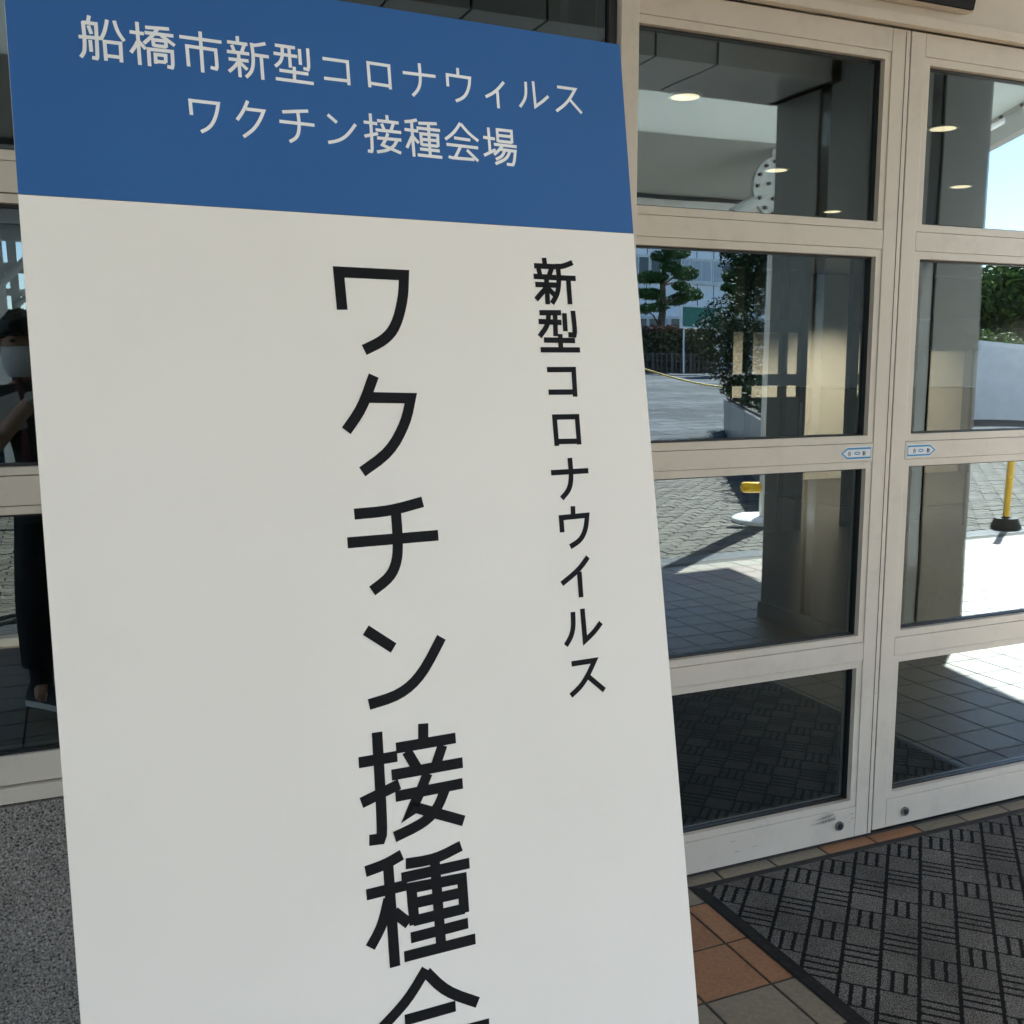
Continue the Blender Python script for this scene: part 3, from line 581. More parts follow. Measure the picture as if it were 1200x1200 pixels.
header = [
 (K1, [[(182,62),(170,124)],[(122,122),(242,136),(258,425),(250,440),(210,432)],[(128,115),(142,250),(145,360),(135,395),(110,428)],[(90,247),(297,264)],[(175,150),(203,225)],[(192,278),(202,382)],[(340,100),(325,180),(310,225),(286,272)],[(402,108),(425,185),(455,240),(492,288)],[(332,460),(318,292),(458,308),(468,475)],[(330,416),(470,432)]]),
 (K1, [[(602,118),(630,497)],[(538,205),(664,223)],[(610,290),(590,330),(550,388)],[(622,292),(680,358)],[(675,166),(885,182)],[(670,212),(924,243)],[(782,182),(740,240),(664,307)],[(815,238),(935,328)],[(752,335),(744,276),(856,288),(860,345)],[(748,325),(862,340)],[(715,508),(705,358),(912,380),(920,495),(912,522),(870,512)],[(770,487),(765,405),(855,415),(856,478)],[(768,465),(858,475)]]),
 (K2, [[(107,128),(132,488)],[(-75,172),(296,222)],[(8,435),(-8,255),(244,291),(258,440),(250,457),(200,443)]]),
 (K2, [[(434,168),(438,232)],[(345,218),(524,242)],[(385,245),(408,300)],[(495,248),(472,312)],[(343,302),(540,326)],[(358,368),(534,388)],[(445,320),(460,530)],[(444,395),(410,440),(362,480)],[(458,400),(524,464)],[(682,235),(600,250),(560,250)],[(558,228),(575,330),(575,430),(555,490),(512,530)],[(578,333),(712,352)],[(645,350),(660,553)]]),
 (K2, [[(765,247),(942,272)],[(753,318),(962,349)],[(828,258),(832,340),(815,395),(768,434)],[(888,268),(902,446)],[(980,282),(990,421)],[(1052,276),(1064,440),(1055,464),(1016,452)],[(805,468),(1060,503)],[(773,542),(1107,586)],[(935,438),(938,560)]]),
 (K3, [[(58,214),(277,244),(292,450)],[(73,388),(285,413)]]),
 (K3, [[(475,468),(457,252),(641,279),(656,487)],[(476,432),(652,458)]]),
 (K3, [[(763,338),(1052,373)],[(908,257),(918,370),(918,430),(900,490),(852,543)]]),
 (K4, [[(45,148),(48,212)],[(-40,310),(-46,207),(152,237),(148,310),(125,375),(90,415),(30,439)]]),
 (K4, [[(452,272),(400,335),(350,375),(292,401)],[(395,352),(406,503)]]),
 (K4, [[(643,270),(648,370),(635,430),(594,490)],[(708,265),(730,487),(790,445),(843,397)]]),
 (K4, [[(920,314),(1078,336),(1035,415),(985,475),(914,527)],[(1028,422),(1137,547)]]),
 (K5, [[(78,190),(69,97),(249,117),(240,180),(215,245),(180,280),(140,298)]]),
 (K5, [[(437,100),(410,165),(370,222)],[(428,152),(539,165),(520,215),(480,280),(411,330)]]),
 (K5, [[(658,170),(824,165)],[(640,230),(864,256)],[(757,170),(768,250),(762,310),(745,340),(706,361)]]),
 (K5, [[(948,188),(1007,239)],[(952,366),(1020,355),(1075,320),(1127,250)]]),
 (K6, [[(82,138),(98,385),(92,405),(66,402)],[(36,198),(132,211)],[(42,298),(137,280)],[(198,150),(203,192)],[(130,188),(282,206)],[(162,210),(180,252)],[(245,208),(228,258)],[(120,253),(300,273)],[(206,278),(190,325),(168,360),(300,418)],[(130,310),(301,326)],[(272,325),(250,370),(200,400),(130,409)]]),
 (K6, [[(410,184),(370,193),(323,196)],[(372,194),(391,442)],[(323,250),(420,263)],[(376,300),(340,380)],[(382,300),(424,347)],[(550,211),(420,207)],[(408,240),(573,259)],[(490,212),(505,440)],[(445,362),(437,281),(556,293),(560,372)],[(440,320),(558,331)],[(443,357),(560,370)],[(432,388),(571,403)],[(416,430),(589,448)]]),
 (K6, [[(716,206),(670,275),(610,320)],[(718,212),(775,280),(842,332)],[(672,310),(786,326)],[(618,355),(841,381)],[(716,375),(680,447)],[(634,440),(650,450),(815,463)],[(762,395),(842,474)]]),
 (K6, [[(912,237),(925,408)],[(876,305),(960,318)],[(883,433),(964,393)],[(980,338),(974,252),(1074,263),(1079,348)],[(976,292),(1076,303)],[(978,332),(1079,344)],[(952,355),(1112,373)],[(1012,365),(985,400),(953,428)],[(1000,392),(1102,405),(1095,480),(1085,500),(1043,496)],[(1028,400),(1010,440),(966,462)],[(1064,405),(1040,460),(963,492)]]),
]
for (k, st) in header: glyph(st, *k, WH, M['ink_white'])
K7 = (600, 290, 4.286); K8 = (620, 540, 4.138)
small = [
 (K7, [[(160,52),(165,92)],[(110,92),(218,97)],[(132,105),(142,145)],[(198,104),(184,148)],[(108,145),(222,152)],[(116,186),(224,190)],[(172,150),(179,286)],[(170,205),(120,262)],[(182,208),(220,246)],[(303,76),(265,92),(228,99)],[(228,82),(236,160),(230,230),(200,282)],[(235,153),(319,156)],[(282,160),(291,286)]]),
 (K7, [[(137,328),(246,328)],[(133,372),(248,377)],[(183,330),(180,390),(138,448)],[(215,330),(219,446)],[(262,330),(268,421)],[(305,318),(316,420),(312,440),(282,438)],[(160,465),(316,468)],[(143,514),(341,515)],[(241,435),(245,512)]]),
 (K7, [[(175,614),(309,613),(317,750)],[(183,727),(315,726)]]),
 (K7, [[(225,997),(213,852),(326,850),(337,990)],[(222,975),(335,973)]]),
 (K8, [[(106,58),(287,48)],[(197,-14),(205,80),(195,140),(158,183)]]),
 (K8, [[(212,220),(213,270)],[(160,347),(155,276),(281,264),(275,330),(250,385),(199,417)]]),
 (K8, [[(285,466),(240,530),(158,597)],[(243,538),(252,662)]]),
 (K8, [[(212,733),(215,800),(205,850),(178,896)],[(258,717),(271,872),(315,830),(348,784)]]),
 (K8, [[(205,985),(317,968),(285,1040),(250,1095),(202,1139)],[(285,1045),(365,1112)]]),
]
for (k, st) in small: glyph(st, *k, WM, M['ink_black'])
K9 = (380, 280, 2.1425); KA = (380, 820, 3.158)
big = [
 (K9, [[(45,178),(36,83),(200,91),(198,150),(180,220),(150,255),(100,279)]]),
 (K9, [[(124,343),(95,425),(55,482)],[(108,398),(217,400),(205,460),(165,535),(95,585)]]),
 (K9, [[(75,691),(165,683),(247,660)],[(58,763),(286,744)],[(179,678),(185,755),(183,810),(165,850),(120,884)]]),
 (K9, [[(104,982),(174,1027)],[(112,1169),(190,1145),(245,1095),(294,1000)]]),
 (KA, [[(195,120),(216,490),(208,515),(166,520)],[(127,233),(270,209)],[(137,382),(278,312)],[(366,88),(366,150)],[(265,179),(486,141)],[(305,190),(342,252)],[(437,168),(412,244)],[(249,279),(512,232)],[(382,272),(345,365),(313,420),(336,398),(516,448)],[(263,358),(512,309)],[(446,333),(420,400),(370,455),(260,508)]]),
 (KA, [[(287,573),(225,610),(152,636)],[(236,612),(262,988)],[(156,722),(307,685)],[(238,735),(215,835),(170,917)],[(258,785),(313,828)],[(506,540),(410,590),(301,607)],[(285,660),(537,604)],[(408,590),(432,905)],[(334,832),(322,696),(509,660),(518,788)],[(335,752),(514,712)],[(330,818),(520,772)],[(320,881),(532,826)],[(296,951),(559,884)]]),
 (KA, [[(377,996),(310,1110),(215,1212)],[(377,1008),(450,1080),(568,1120)],[(298,1186),(486,1133)],[(225,1300),(610,1198)],[(420,1250),(330,1405)],[(285,1440),(310,1415),(590,1352)],[(505,1295),(620,1390)]]),
 (KA, [[(250,1500),(285,1790)],[(180,1630),(330,1590)],[(200,1830),(345,1730)],[(375,1620),(360,1490),(540,1440),(560,1580)],[(365,1550),(550,1510)],[(370,1615),(560,1570)],[(320,1680),(620,1600)],[(430,1650),(390,1720),(330,1780)],[(410,1710),(605,1650),(600,1790),(580,1820),(520,1830)],[(460,1710),(430,1790),(350,1850)],[(530,1680),(500,1790),(370,1890)]]),
]
for (k, st) in big: glyph(st, *k, WB, M['ink_black'])
# stand behind the board: two upright tubes, cross bar, rear prop, foot bar
def stube(pts, r, nm, m=M['dark_steel']): return sput(MB().tube(pts, r, 10).build(nm, m))
zb = (SMAT @ Vector((0, BOT, 0))).z
foot_t = BOT-(zb-.012)/SV.z
for x in (-.48, -.12): stube([(x, foot_t, -.032), (x, -.05, -.032)], .011, 'upright_tube')
stube([(-.50, BOT-.014, -.020), (-.10, BOT-.014, -.020)], .012, 'bottom_ledge'); stube([(-.48, -.35, -.046), (-.12, -.35, -.046)], .009, 'cross_bar')
inv = SMAT.inverted()
hp = Vector((-.3, -.35, -.056)); wp = SMAT @ hp; fp = Vector((wp.x, wp.y+.42, .012)); stube([tuple(hp), tuple(inv @ fp)], .010, 'rear_prop')
# ================================================================== FLOOR MAT
fm = thing('floor_mat', 'grey entrance mat with black basketweave lines and rubber border', 'mat', (2.25, -0.8, 0))
mx0, mx1, my0, my1 = 1.545, 2.975, -1.62, -0.042
MB().box(mx0+.035, mx1-.035, my0+.035, my1-.035, .0005, .0085).build('carpet', M['carpet'], fm)
def border(a, b, flip):
    pr = [(0, .001), (.006, .0035), (.032, .0075), (.0365, .0085), (.0365, .001)]
    mb = MB(); 
    A, B = Vector(a), Vector(b); d = (B-A).normalized(); n_ = Vector((-d.y, d.x)) if not flip else Vector((d.y, -d.x)); vs = []
    for end, sgn in ((A, 1), (B, -1)):
        for (o, z) in pr:
            p = end+n_*o+d*sgn*o; vs.append((p.x, p.y, z))
    k = len(pr); mb.add(vs, [tuple(range(k)), tuple(range(k, 2*k))]+[(i, (i+1) % k, k+(i+1) % k, k+i) for i in range(k)]); mb.build('rubber_border', M['rubber'], fm)
border((mx0, my0), (mx1, my0), False); border((mx1, my0), (mx1, my1), False); border((mx1, my1), (mx0, my1), False); border((mx0, my1), (mx0, my0), False)

# ================================================================== PILLAR AND CANOPY (behind the camera, seen in the glass)
pl = thing('pillar', 'square entrance pillar with granite base, grey metal cladding and mirror strips', 'pillar', (4.055, -2.025, 0))
X0, X1, Y0, Y1 = 3.69, 4.42, -2.43, -1.62
MB().box(X0-.012, X1+.012, Y0-.012, Y1+.012, 0, .10, .004).build('plinth', M['granite_dark'], pl)
cx_, cy_ = (X0+X1)/2, (Y0+Y1)/2; gp = .045
zsp = [(.10, .74, 'granite_dark'), (.742, 1.36, 'granite_dark'), (1.363, 2.18, 'clad_grey'), (2.183, 3.30, 'clad_grey')]
for z0, z1, m in zsp:
    for (a, b, c_, d) in ((X0, cx_-gp, Y0, cy_-gp), (cx_+gp, X1, Y0, cy_-gp), (X0, cx_-gp, cy_+gp, Y1), (cx_+gp, X1, cy_+gp, Y1)):
        MB().box(a, b, c_, d, z0, z1, .002).build('cladding_panel', M[m], pl)
MB().box(X0+.012, X1-.012, cy_-gp+.001, cy_+gp-.001, .10, 3.3).build('mirror_strip', M['mirror_steel'], pl)
MB().box(cx_-gp+.001, cx_+gp-.001, Y0+.0125, cy_-gp, .10, 3.3).build('mirror_strip', M['mirror_steel'], pl)
MB().box(cx_-gp+.001, cx_+gp-.001, cy_+gp, Y1-.012, .10, 3.3).build('mirror_strip', M['mirror_steel'], pl)
cn = thing('canopy', 'entrance canopy with grey soffit panels, white sloping sheet and bolted steel edge', 'canopy', (2, -3, 0))
# soffit beam panels with dark open joints
k = -20
while True:
    a = 2.6+.34*k; b = a+.34; k += 1
    if a > 6.4: break
    if abs(a-3.28) < .01: continue
    if abs(a-2.94) < .01: b = 3.96
    a += .007; b = min(b-.007, 6.48)
    segs = [(a, b)] if b < X0 else ([(a, X0-.003)] if a < X0-.02 else [])
    for (a_, b_) in segs:
        mb = MB().box(a_, b_, -2.43, -1.91, 2.9, 2.912); mb.box(a_, b_, -1.922, -1.91, 2.912, 3.30); mb.build('soffit_panel', M['soffit'], cn)
MB().box(-4.2, X0-.004, -2.425, -1.926, 2.916, 3.38).build('beam_core', M['groove'], cn); MB().box(X1+.004, 4.46, -2.425, -1.926, 2.916, 3.38).build('beam_core', M['groove'], cn)
MB().box(-4.2, 6.77, -2.45, 0.09, 3.302 + .085, 3.50).build('roof_slab', M['concrete_white'], cn)
MB().box(-4.2, 4.46, -1.92, -0.14, 3.31, 3.385).build('inner_ceiling', M['soffit'], cn)
MB().box(-4.2, 4.46, -2.47, -2.432, 2.905, 3.76).build('outer_fascia', M['white_steel'], cn)
zs = lambda y: 2.95+.25*(y+5.5)           # underside of the sloping sheet
def sheet(ya, yb, m, nm):
    MB().prism([(ya, zs(ya)), (yb, zs(yb)), (yb, zs(yb)+.05), (ya, zs(ya)+.05)], 'x', -4.2, 6.78).build(nm, m, cn)
sheet(-2.473, -4.48, M['membrane'], 'white_sheet'); sheet(-4.482, -5.50, M['canopy_grey'], 'grey_sheet')
MB().prism([(-5.502, 2.77), (-5.62, 2.77), (-5.62, 3.05), (-5.502, 3.05)], 'x', -4.2, 6.82).build('edge_beam', M['white_steel'], cn)
MB().box(-4.2, 6.77, -5.50, -5.485, zs(-5.5)-.035, zs(-5.5)-.002).build('edge_gutter', M['groove'], cn)
# bolted side beam at the right end: two flanges, spaced web plates
def side_bar(o0, o1, nm, m):
    MB().prism([(-2.475, zs(-2.475)+o0), (-5.60, zs(-5.6)+o0), (-5.60, zs(-5.6)+o1), (-2.475, zs(-2.475)+o1)], 'x', 6.782, 6.88).build(nm, m, cn)
side_bar(-.20, -.085, 'lower_flange', M['white_steel']); side_bar(-.035, .06, 'upper_flange', M['white_steel'])
for i in range(7):
    y = -2.5-i*.5; MB().prism([(y, zs(y)-.086), (y-.16, zs(y-.16)-.086), (y-.16, zs(y-.16)-.034), (y, zs(y)-.034)], 'x', 6.79, 6.87).build('web_plate', M['white_steel'], cn)
for i in range(16):
    y = -2.55-i*.19; MB().prism([(y+.014*math.cos(a), zs(y)-.02+.014*math.sin(a)) for a in [2*math.pi*q/8 for q in range(8)]], 'x', 6.772, 6.782).build('bolt', M['bolt'], cn)
# round gusset plate with bolts, on twin posts with a disc base
gx, gy, gz = 5.30, -4.52, 2.88
ring = lambda r, n, x=gx, z=gz: [(x+r*math.cos(2*math.pi*q/n), z+r*math.sin(2*math.pi*q/n)) for q in range(n)]
gs = MB().prism(ring(.235, 36), 'y', gy-.02, gy+.015).build('gusset_plate', M['canopy_grey'], cn)
for q in range(14):
    a = 2*math.pi*q/14; MB().prism(ring(.014, 8, gx+.20*math.cos(a), gz+.20*math.sin(a)), 'y', gy+.015, gy+.035).build('bolt', M['bolt'], gs)
for q in range(5):
    a = 2*math.pi*q/5+.4; MB().prism(ring(.014, 8, gx+.10*math.cos(a), gz+.10*math.sin(a)), 'y', gy+.015, gy+.035).build('bolt', M['bolt'], gs)
MB().tube([(4.9, -4.53, 2.66), (5.3, -4.55, 2.88), (6.08, -5.45, 2.78)], .05, 12).build('brace', M['canopy_grey'], cn); MB().box(5.26, 5.34, -4.56, -4.54, 2.9, 3.18).build('hanger_plate', M['canopy_grey'], cn)
BX, BY = 6.01, -5.47
MB().lathe([(.30, 0), (.30, .035), (.27, .055), (.10, .06)], (BX, BY, 0.0), 36).build('base_disc', M['white_steel'], cn, True)
for dx, dy in ((-.02, .03), (.17, -.03)): MB().tube([(BX+dx, BY+dy, .05), (BX+dx, BY+dy, 2.85)], .055, 16).build('post', M['white_steel'], cn, True)
MB().tube([(BX-.215, BY-.08, .33), (BX-.21, BY-.08, .33), (BX-.19, BY-.07, .33), (BX-.05, BY-.0, .33)], [.02, .04, .052, .052], 14).build('yellow_bumper', M['yellow'], cn, True)
# far left pair of canopy posts
for xx in (1.0, -3.6):
    MB().lathe([(.30, 0), (.30, .035), (.27, .055), (.10, .06)], (xx, BY, 0.0), 32).build('base_disc', M['white_steel'], cn, True)
    for dx in (-.11, .11): MB().tube([(xx+dx, BY, .05), (xx+dx, BY, 2.85)], .055, 14).build('post', M['white_steel'], cn, True)

# ================================================================== STREET FURNITURE SEEN IN THE GLASS
yp = thing('barrier_post', 'yellow plastic post on a black rubber base by the drain', 'post', (7.76, -4.24, 0.0))
MB().lathe([(.125, 0), (.13, .02), (.105, .085), (.10, .10), (.045, .10), (.04, .112), (.03, .112)], (7.76, -4.24, 0.002), 32).build('rubber_base', M['black_plastic'], yp, True)
MB().tube([(7.76, -4.24, .10), (7.76, -4.24, .76)], .030, 16).build('tube', M['yellow'], yp, True)
MB().lathe([(.030, 0), (.032, .005), (.032, .02), (.02, .03), (.005, .032)], (7.76, -4.24, .76), 16).build('cap', M['yellow'], yp, True)
# yellow rope sagging between two stakes
ra, rb = seen_at(740, 428, -20), seen_at(905, 457, -20)
rp = thing('rope_barrier', 'yellow rope sagging between two low stakes across the paving', 'rope', (ra.x, ra.y, ground_z(-20)))
pts = []
for i in range(25):
    t_ = i/24; p = ra.lerp(rb, t_); p.z = ra.z+(seen_at(850, 457, -20).z-ra.z)*(1-(1-t_)**2); pts.append(p)
MB().tube(pts, .022, 8).build('rope', M['rope'], rp)
for p in (ra, Vector((rb.x, rb.y, pts[-1].z))): MB().tube([(p.x, p.y, ground_z(p.y)-.05), (p.x, p.y, p.z+.06)], .03, 8).build('stake', M['yellow'], rp)
def on_ground(u, v):
    z = 0.0
    for _ in range(30):
        p = on_z(u, v, z); y = .06-p.y; z = .6*z+.4*ground_z(y)
    return Vector((p.x, y, ground_z(y)))
# leaf clouds
def leaf_cloud(mb, blobs, n, size, rnd, mi=0, flat=0.0):
    tot = sum((b[3]*b[4]*b[5])**.667 for b in blobs)
    for b in blobs:
        k = int(n*(b[3]*b[4]*b[5])**.667/tot)
        for _ in range(k):
            d = Vector((rnd.gauss(0, 1), rnd.gauss(0, 1), rnd.gauss(0, 1))).normalized(); r = rnd.random()**.22*(1+.18*noise.noise(d*2.3+Vector(b[:3])))
            c_ = Vector((b[0]+d.x*b[3]*r, b[1]+d.y*b[4]*r, b[2]+d.z*b[5]*r))
            nrm = (d*.6+Vector((rnd.gauss(0, 1), rnd.gauss(0, 1), rnd.gauss(0, 1)))*.6+Vector((0, 0, flat))).normalized()
            a = nrm.orthogonal().normalized(); a = (Matrix.Rotation(rnd.random()*6.283, 3, nrm) @ a); e = nrm.cross(a); s_ = size*rnd.uniform(.6, 1.3)
            mb.add([c_-a*s_, c_+e*s_*.45, c_+a*s_, c_-e*s_*.45], [(0, 1, 2, 3)], mi)
    return mb
def tree(name, label, cat, blobs, trunk, n, size, leaf, seed, group=None):
    t = thing(name, label, cat, trunk[0][0], group); rnd = random.Random(seed)
    mb = MB()
    for i, (pts_, r0, r1) in enumerate([(trunk[0], trunk[1], trunk[2])]):
        mb.tube(pts_, [r0+(r1-r0)*q/(len(pts_)-1) for q in range(len(pts_))], 10)
    tops = [Vector(p) for p in trunk[0]]
    for b in blobs:
        c_ = Vector(b[:3]); s_ = min(tops[1:], key=lambda p: (p-c_).length+(2 if p.z > c_.z else 0)); mid = s_.lerp(c_, .5)+Vector((0, 0, .1*(c_-s_).length))
        mb.tube([s_, mid, c_], [trunk[2]*1.1, trunk[2]*.75, trunk[2]*.3], 7)
    mb.build('trunk', M['bark'], t, True)
    leaf_cloud(MB(), blobs, n, size, rnd).build('crown', leaf, t)
    return t
# cloud-pruned pine in front of the office building
PYD = -40.0; gzP = ground_z(PYD)
def fp_(u, v, y=PYD): return seen_at(u, v, y)
b0 = fp_(774, 388); tr_pts = [(b0.x, PYD, gzP-.1)]+[tuple(fp_(u, v)) for u, v in ((775, 385), (777, 360), (776, 335), (778, 315), (782, 297), (785, 280), (786, 262))]
pads = [(760, 325, 1.0), (764, 345, .9), (755, 343, .8), (803, 320, 1.15), (808, 345, 1.1), (785, 312, .9), (792, 352, .95), (772, 360, .8), (757, 362, .8), (775, 300, .9), (795, 296, 1.0), (785, 278, 1.1), (770, 285, .8), (798, 335, .8), (770, 325, .9)]
rr = random.Random(5); blobs = []
for (u, v, s_) in pads:
    p = fp_(u, v, PYD+rr.uniform(-.5, .5)); blobs.append((p.x, p.y, p.z, .62*s_, .6*s_, .30*s_))
tree('pine_tree', 'cloud pruned pine with rounded needle pads in front of the windows', 'tree', blobs, (tr_pts, .20, .05), 12000, .07, M['pine'], 11)
blobs = []
for (u, v, s_) in ((862, 322, 1.1), (858, 335, .9), (866, 345, 1.0), (872, 305, 1.0), (868, 360, 1.0), (880, 330, 1.0)):
    p = fp_(u, v, -37); blobs.append((p.x, p.y, p.z, .55*s_, .55*s_, .26*s_))
p = fp_(875, 390, -37); tree('pine_tree', 'second cloud pruned pine, partly hidden by the dark leafy shrub', 'tree', blobs, ([(p.x, -37, ground_z(-37)-.1), (p.x, -37, 3.2), (p.x-.1, -37, 4.6), (p.x, -37, 5.8)], .16, .05), 4000, .10, M['pine'], 12)
# dark shrub and dark overhanging tree near the pillar
def shrub(label, uvs, y, size, n, leaf, seed, name='shrub'):
    blobs = [(*seen_at(u, v, y+random.Random(seed+i).uniform(-.3, .3)), r, r, r*.9) for i, (u, v, r) in enumerate(uvs)]
    mid = Vector((seen_at(918, 400, y).x, y, ground_z(y)))
    zt = max(b[2] for b in blobs)
    return tree(name, label, 'shrub' if name == 'shrub' else 'tree', blobs, ([(mid.x, y, mid.z-.05), (mid.x, y, mid.z+(zt-mid.z)*.4), (mid.x, y, mid.z+(zt-mid.z)*.75)], .05, .025), n, size, leaf, seed)
shrub('dark leafy shrub rising from the dark granite planter in front of the wooden fence', [(842, 395, .55), (852, 372, .5), (868, 400, .6), (848, 418, .5), (880, 375, .6), (865, 430, .5), (895, 410, .6)], -14.0, .036, 9000, M['leaf_dark'], 21)
shrub('tall dark broadleaf tree rising behind the entrance pillar', [(885, 300, .6), (898, 322, .6), (880, 270, .6), (900, 250, .6), (912, 280, .7), (908, 235, .45), (895, 340, .5)], -13.0, .045, 9000, M['leaf_dark'], 22, 'broadleaf_tree')
# dark stone planter running away from the entrance, behind the pillar
A, B = on_ground(836, 506)+Vector((.45, -.3, 0)), on_ground(888, 604)+Vector((.45, -.3, 0))
pb = thing('stone_planter', 'long dark granite planter box running away from the entrance pillar', 'planter', (A+B)/2)
off = Vector((1.9, -1.15, 0)); PT = .82
def planter_quad(z0f, z1, grow):
    d = (B-A).normalized()*grow; o_ = off.normalized()*grow
    q_ = [A-d-o_, B+d-o_, B+off+d+o_, A+off-d+o_]
    return [(p.x, p.y, z0f(p)) for p in q_]+[(p.x, p.y, z1) for p in q_]
FQ = [(3, 2, 1, 0), (4, 5, 6, 7), (0, 1, 5, 4), (1, 2, 6, 5), (2, 3, 7, 6), (3, 0, 4, 7)]
MB().add(planter_quad(lambda p: ground_z(p.y)-.05, .62, 0), FQ).build('box', M['granite_dark'], pb)
MB().add(planter_quad(lambda p: (.622), PT, .02), FQ).build('coping', M['granite_dark'], pb)
MB().add(planter_quad(lambda p: PT+.001, PT+.03, -.12), FQ).build('soil', M['bark'], pb)
mb = MB(); leaf_cloud(mb, [(*(A.lerp(B, .04+.08*k_)+off*.45).xy, PT+.22, .55, .5, .26) for k_ in range(12)], 5000, .05, random.Random(41)); mb.build('ground_cover', M['leaf_dark'], pb)
# hedge and wooden fence
HY = -38.6; h0, h1 = fp_(700, 400, HY).x, fp_(842, 400, HY).x; gzH = ground_z(HY); ht = fp_(780, 386, HY).z; hb = fp_(780, 414, HY).z
hg = thing('hedge', 'long clipped hedge with reddish tips above the wooden fence', 'hedge', ((h0+h1)/2, HY-.8, gzH))
mb = MB(); rr = random.Random(4)
for _ in range(15000):
    top = rr.random() < .35
    x = rr.uniform(h0-6, h1); yy = HY-.15-rr.random()**2*.9 if not top else HY-.15-rr.random()*1.4; z = (gzH+rr.random()*(ht-gzH)) if not top else ht+rr.gauss(0, .07)
    nrm = Vector((rr.gauss(0, .6), rr.gauss(.5, .6), rr.gauss(.5, .6))).normalized(); a = nrm.orthogonal().normalized(); e = nrm.cross(a); s_ = rr.uniform(.06, .12); c_ = Vector((x, yy, z))
    mb.add([c_-a*s_, c_+e*s_*.6, c_+a*s_, c_-e*s_*.6], [(0, 1, 2, 3)], 1 if (top and rr.random() < .75) else 0)
mb.build('foliage', [M['hedge'], M['hedge_red']], hg)
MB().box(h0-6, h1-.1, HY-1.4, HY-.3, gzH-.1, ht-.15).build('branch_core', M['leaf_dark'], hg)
fc = thing('wooden_fence', 'low dark lattice fence of wooden posts and rails below the hedge', 'fence', ((h0+h1)/2, HY+.3, gzH))
fz = hb
for z in (gzH+.12, gzH+.42*(fz-gzH)+.1, fz-.1): MB().box(h0-6, h1, HY+.25, HY+.29, z, z+.07).build('rail', M['fence'], fc)
x = h0-6; i = 0
while x < h1:
    MB().box(x, x+(.12 if i % 4 == 0 else .05), HY+.295, HY+.36, gzH-.05, fz if i % 4 == 0 else fz-.05).build('post' if i % 4 == 0 else 'slat', M['fence'], fc); x += .24; i += 1
# office building
OY = -52.0; gzO = 1.16
ob = thing('office_building', 'white panelled office building with long window bands beyond the pine', 'building', (36, OY-5, gzO))
def fo(u, v): return seen_at(u, v, OY)
ox0, ox1 = 12.0, 43.5
MB().box(ox0, ox1, OY-12, OY, gzO-.5, 15).build('wall', M['office'], ob)
z1_, z0_ = fo(780, 303).z, fo(780, 327).z
sp_ = z1_-z0_
for fl in (-1, 0, 1):
    zb_ = z0_+fl*3.6
    if zb_ < gzO+.3: zb_ = gzO+.9
    x = fo(735, 315).x-6
    MB().box(ox0+.5, ox1-.5, OY+.002, OY+.16, zb_-.22, zb_-.06).build('sill_band', M['concrete_white'], ob)
    MB().box(ox0+.5, ox1-.5, OY+.002, OY+.13, zb_+sp_+.06, zb_+sp_+.16).build('head_band', M['concrete_white'], ob)
    i = 0
    while x < fo(930, 315).x+4:
        w_ = MB().box(x, x+1.42, OY+.003, OY+.10, zb_-.05, zb_+sp_+.05); w_ = w_.build('window', M['white_steel'], ob)
        for q in range(2):
            MB().box(x+.06+q*.68, x+.06+q*.68+.62, OY+.10, OY+.115, zb_, zb_+sp_).build('pane', M['office_glass'] if (i*3+q) % 5 in (0, 3) else M['curtain'], w_)
        x += 1.50; i += 1
x = ox0+1
while x < ox1-1:
    MB().box(x, x+.05, OY+.002, OY+.02, gzO, 14.8).build('panel_joint', M['lobby_dark'], ob) if 18 < x < 48 else None
    x += 1.2
# green sign board
GY = -37.5; a, b = seen_at(797, 358, GY), seen_at(846, 386, GY)
gsn = thing('green_sign', 'green notice board with white frame and white lettering behind the shrub', 'sign', ((a.x+b.x)/2, GY, ground_z(GY)))
MB().box(a.x, b.x, GY-.06, GY, b.z, a.z).build('frame', M['white_steel'], gsn); MB().box(a.x+.12, b.x-.1, GY+.001, GY+.02, b.z+.08, a.z-.08).build('panel', M['green_sign'], gsn)
for x in (a.x+.2, b.x-.2): MB().tube([(x, GY-.03, ground_z(GY)-.05), (x, GY-.03, b.z)], .04, 8).build('leg', M['white_steel'], gsn)
rr = random.Random(8)
for row, (z, n_) in enumerate(((a.z-.32, 4), (a.z-.58, 6), (a.z-.80, 8))):
    for q in range(n_):
        x = b.x-.25-(n_-q)*.105-.05*row; mb = MB()
        for s_ in range(3): mb.box(x, x+.07, GY+.021, GY+.026, z-.045+s_*.04, z-.045+s_*.04+.012)
        mb.box(x+.03, x+.042, GY+.0205, GY+.0265, z-.05, z+.055); mb.build('printed_character', M['ink_white'], gsn)
